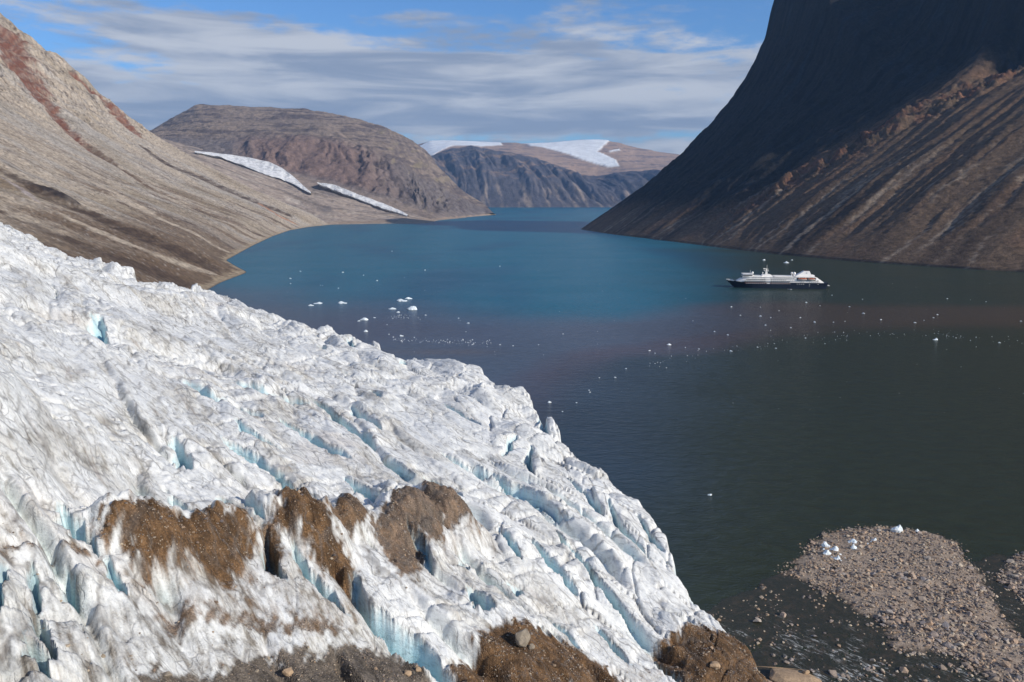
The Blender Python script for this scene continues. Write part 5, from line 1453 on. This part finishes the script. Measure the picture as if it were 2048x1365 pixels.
    # bridge
    br = PB().prism([(X0 + 25, 17.9), (X0 + 40, 17.9), (X0 + 40, 22.0), (X0 + 26.5, 22.0), (X0 + 24.6, 20.6)], -9.6, 9.6).build('bridge', white, root)
    PB().box(X0 + 24.5, X0 + 38.5, -9.75, 9.75, 19.3, 20.6).build('bridge_window', glass, br)
    PB().box(X0 + 24.8, X0 + 41, -10.6, 10.6, 22.0, 22.35).build('bridge_roof', white, br)
    PB().box(X0 + 27.5, X0 + 34, -11.4, 11.4, 18.9, 19.2).build('bridge_wing', white, br)
    # windows
    wm = PB().box(-0.78, 0.78, -0.10, 0.10, -0.5, 0.5)
    me0 = bpy.data.meshes.new('window'); me0.from_pydata(wm.V, [], wm.F); me0.update(); me0.materials.append(glass)
    me1 = me0.copy(); me1.materials.clear(); me1.materials.append(white)
    def win(x, z, mesh=me0, w=1.0, h=1.0, y=None, name='window'):
        o = bpy.data.objects.new(name, mesh); COL.objects.link(o); o.parent = root
        o.location = (X0 + x, y if y is not None else -10.6, z); o.scale = (w, 1, h)
    for x in np.arange(31, 61.5, 3.05): win(x, 13.55, w=1.1, y=-10.40)
    for x in np.arange(28.5, 61.5, 3.0): win(x, 10.75, w=1.05, h=1.1, y=-10.55 if x > 30 else -10.25)
    for x in np.arange(69, 92, 3.05): win(x, 13.55, w=1.0, y=-10.40)
    for x in np.arange(69, 98, 3.0): win(x, 10.75, w=1.05, h=1.1, y=-10.55)
    for x in np.arange(68, 104, 2.9): win(x, 16.2, w=1.1, h=0.75, y=-10.22)
    for x in np.arange(40, 62, 4.4): win(x, 16.3, w=1.7, h=0.35, y=-10.2)
    for x in (95.5, 98.2, 101, 103.8): win(x, 13.5, w=0.4, h=0.6, y=-10.40)
    for x in (114.5, 117.6, 126.8, 129.8, 132.6, 135.4, 138.4): win(x, 10.7, w=0.5, h=0.65, y=-10.58)
    for x, z, w_ in ((134.3, 13.3, 1.4), (139.5, 13.0, 1.0), (136.0, 15.8, 1.6), (140.5, 10.8, .6)): win(x, z, w=w_, h=0.8, y=-10.42 if z < 14.9 else -9.9)
    PB().box(X0 + 28, X0 + 98, -10.93, -10.6, 7.3, 9.3).build('hull_band', maroon, root)
    for x in np.arange(31, 97.5, 3.0):
        if not 59.5 < x < 68.5: win(x, 7.75, me1, 0.75, 0.65, -10.95, 'hull_window')
    win(64, 7.9, me1, 3.4, 1.1, -10.95, 'shell_door')
    for x, z in ((108.4, 7.4), (111.7, 7.4), (114.8, 7.4), (117.9, 7.4), (127, 7.4), (140, 7.4), (127, 4.6)): win(x, z, me1, 0.85 if z > 5 else 0.7, 0.75 if x < 120 else 0.55, -10.9, 'hull_window')
    # mast and antennas
    mb = PB().prism([(X0 + 54, 17.8), (X0 + 73, 17.8), (X0 + 69, 21.0), (X0 + 66, 21.6), (X0 + 56, 21.0)], -6, 6, 0.5).build('mast_house', white, root)
    mast = PB().prism([(X0 + 60.2, 21), (X0 + 64, 21), (X0 + 63.2, 30.5), (X0 + 61.4, 30.5)], -1.3, 1.3, 0.4).build('mast', white, root)
    PB().box(X0 + 57.2, X0 + 62, -2.2, 2.2, 29.6, 30.0).box(X0 + 58.5, X0 + 66, -2.0, 2.0, 26.6, 26.9).build('mast_platform', white, mast)
    PB().box(X0 + 57.0, X0 + 60.6, -0.3, 0.3, 30.4, 31.0).box(X0 + 57.6, X0 + 60.0, -0.4, 0.4, 27.4, 28.0).cyl((X0 + 58.8, 0, 30), (X0 + 58.8, 0, 30.6), 0.3).build('radar', white, mast)
    PB().cyl((X0 + 62.6, 0, 30), (X0 + 62.6, 0, 36.5), 0.28, 0.14).cyl((X0 + 65, 0, 26.8), (X0 + 65, 0, 30.5), 0.14).build('antenna', white, mast)
    PB().cyl((X0 + 37, -1, 22.2), (X0 + 37, -1, 28.0), 0.32, 0.14).build('foremast', white, root)
    for x, y, z, r, zb in ((40.2, -3, 23.9, 1.85, 21.8), (56.0, -3, 24.2, 1.0, 20.8), (104.8, -2, 23.2, 2.5, 17.6), (101.8, 2.5, 23.6, 1.7, 17.6)):
        ra = PB().ball((X0 + x, y, z), r).build('radome', white, root, True)
        PB().cyl((X0 + x, y, zb), (X0 + x, y, z - r * 0.7), r * 0.55).build('pedestal', white, ra)
    # top deck: dark pool area, rail
    PB().box(X0 + 41, X0 + 54, -8.5, 8.5, 17.8, 18.05).build('top_deck', deckm, root); PB().box(X0 + 73, X0 + 100, -9, 9, 17.8, 18.05).build('top_deck', deckm, root)
    pb = PB()
    for x in np.arange(73, 101, 2.6):
        pb.cyl((X0 + x, -10, 17.8), (X0 + x, -10, 19.2), 0.10, n=6).cyl((X0 + x, 10, 17.8), (X0 + x, 10, 19.2), 0.10, n=6)
    pb.box(X0 + 73, X0 + 101, -10.1, -9.9, 19.15, 19.3).box(X0 + 73, X0 + 101, 9.9, 10.1, 19.15, 19.3).build('rail', white, root)
    PB().box(X0 + 73.5, X0 + 101, -8.8, 8.8, 18.05, 19.5).build('sun_deck_house', white, root)
    PB().box(X0 + 41, X0 + 54, -9.4, 9.4, 18.05, 19.4).build('observation_lounge', white, root)
    # funnel
    PB().box(X0 + 105.5, X0 + 135, -10.6, 10.6, 17.7, 19.2).build('boat_deck_canopy', white, root)
    fn = PB().prism([(X0 + 106, 19.2), (X0 + 135.2, 19.2), (X0 + 135.0, 21.2), (X0 + 130, 21.4), (X0 + 127.6, 27.4), (X0 + 119.2, 27.4)], -6.5, 6.5, 2.4).build('funnel', white, root)
    pb = PB()
    for k in range(16):
        a0, a1 = k * math.pi / 8, (k + 1) * math.pi / 8
        q = [(122.8 + r * math.cos(a), 24.2 + r * math.sin(a)) for r, a in ((1.25, a0), (1.25, a1), (0.8, a1), (0.8, a0))]
        yy = lambda z: -6.5 + 2.4 * (z - 19.2) / 8.2 - 0.06
        pb.add([(X0 + x, yy(z), z) for x, z in q], [(0, 1, 2, 3)])
    for (dx, dz) in ((0.7, 0), (-0.7, 0), (0, 0.7), (0, -0.7)):
        q = [(122.8 + dx * .2 - dz * .25, 24.2 + dz * .2 + dx * .25), (122.8 + dx, 24.2 + dz), (122.8 + dx * .2 + dz * .25, 24.2 + dz * .2 - dx * .25)]
        pb.add([(X0 + x, yy(z), z) for x, z in q], [(0, 1, 2)])
    pb.build('emblem', grey, fn)
    PB().box(X0 + 120.5, X0 + 126.8, -2.6, 2.6, 27.4, 28.0).cyl((X0 + 119.5, 0, 27.3), (X0 + 119.5, 0, 30), 0.12).build('exhaust', maroon, fn)
    # dark panel painted for the shade inside the boat recess; stern
    PB().box(X0 + 107.5, X0 + 136, -10.52, -9.5, 13.1, 17.5).build('boat_recess_shade', glass, root)
    pb = PB().prism([(X0 + 146, 9.4), (X0 + 157.5, 6.0), (X0 + 158, 5.2), (X0 + 155, 5.2), (X0 + 150, 9.3)], -8.6, 8.6).box(X0 + 155, X0 + 159, -7.5, 7.5, 4.6, 5.0)
    pb.build('stern_platform', white, root)
    pb = PB()
    for x in (143, 146, 150, 154): pb.cyl((X0 + x, -8.4, 9.4 if x < 150 else 6.5), (X0 + x, -8.4, 12.6 if x < 147 else 9.0), 0.16, n=6)
    pb.build('stern_post', white, root)
    # lifeboats hang from the ship: things of their own
    for xa, xb, lab in ((109, 122.2, 'orange-topped lifeboat slung under the funnel deck, the forward one'), (123.6, 134.6, 'orange-topped lifeboat slung under the funnel deck, the one nearer the stern')):
        r = bpy.data.objects.new('lifeboat', None); COL.objects.link(r); r.matrix_world = root.matrix_basis
        L_ = xb - xa; n_ = 9; f = np.linspace(0, 1, n_); hw = 1.7 * np.sin(np.pi * np.clip(f * 0.94 + 0.03, 0, 1)) ** 0.5
        V, Fs = [], []
        for i in range(n_):
            for (y, z) in ((-hw[i], 15.4), (-hw[i] * 0.75, 14.4 + 0.5 * abs(f[i] - .5)), (0, 13.8 + 0.9 * abs(f[i] - 0.5)), (hw[i] * 0.75, 14.4 + 0.5 * abs(f[i] - .5)), (hw[i], 15.4)): V.append((X0 + xa + f[i] * L_, y - 11.6, z))
        for i in range(n_ - 1):
            for j in range(4): Fs.append((i * 5 + j, i * 5 + j + 1, (i + 1) * 5 + j + 1, (i + 1) * 5 + j))
            Fs.append((i * 5 + 4, i * 5, (i + 1) * 5, (i + 1) * 5 + 4))
        PB().add(V, Fs).build('boat_hull', white, r)
        V, Fs = [], []
        for i in range(n_):
            for (y, z) in ((-hw[i] * 1.02, 15.42), (-hw[i] * 0.95, 16.3), (0, 16.7 - 0.8 * abs(f[i] - 0.5)), (hw[i] * 0.95, 16.3), (hw[i] * 1.02, 15.42)): V.append((X0 + xa + f[i] * L_, y - 11.6, z))
        for i in range(n_ - 1):
            for j in range(4): Fs.append((i * 5 + j, i * 5 + j + 1, (i + 1) * 5 + j + 1, (i + 1) * 5 + j))
        Fs += [(0, 1, 2, 3, 4), tuple(5 * (n_ - 1) + k for k in (4, 3, 2, 1, 0))]
        PB().add(V, Fs).build('canopy', orange, r)
        PB().box(X0 + xa + 1.5, X0 + xa + 1.9, -11.7, -9.6, 16.5, 17.75).box(X0 + xb - 1.9, X0 + xb - 1.5, -11.7, -9.6, 16.5, 17.75).build('davit', white, r)
        tag(r, lab, 'lifeboat', 'lifeboats of the ship')
    # inflatable alongside
    r = bpy.data.objects.new('inflatable_boat', None); COL.objects.link(r); q = on_level(1579, 579.4); r.location = (q[0], q[1] - 2, 0.1); r.rotation_euler = (0, 0, R(-22))
    pb = PB()
    for s_ in (-1, 1): pb.cyl((-2.4, s_ * 0.95, 0.35), (3.0, s_ * 0.95, 0.35), 0.34).cyl((-2.4, s_ * 0.95, 0.35), (-4.0, 0, 0.6), 0.34, 0.25)
    pb.build('tube', grey, r, True)
    PB().box(-2.4, 3.0, -0.8, 0.8, 0.1, 0.3).build('floor', deckm, r); PB().box(2.9, 3.5, -0.3, 0.3, 0.2, 1.1).build('outboard_motor', navy, r)
    tag(r, 'small grey inflatable boat alongside the navy hull', 'inflatable boat')


build_ship()


# ================================================================== AIR
def build_haze(dens):
    x0, x1, y0, y1, z0, z1 = -16000, 16000, -3000, 24000, -400, 2400
    me = bpy.data.meshes.new('haze')
    pb = PB().box(x0, x1, y0, y1, z0, z1); me.from_pydata(pb.V, [], pb.F); me.update()
    m, w = material('clear_air')
    v = w.n('ShaderNodeVolumePrincipled', ins={'Color': (0.32, 0.58, 1.0, 1), 'Density': dens, 'Anisotropy': 0.1})
    w.n('ShaderNodeOutputMaterial', ins={'Volume': v.outputs[0]})
    o = link('haze', me, m); tag(o, 'thin blue air over the fjord', 'haze', kind='stuff')


HAZE = 2.2e-5
if HAZE: build_haze(HAZE)
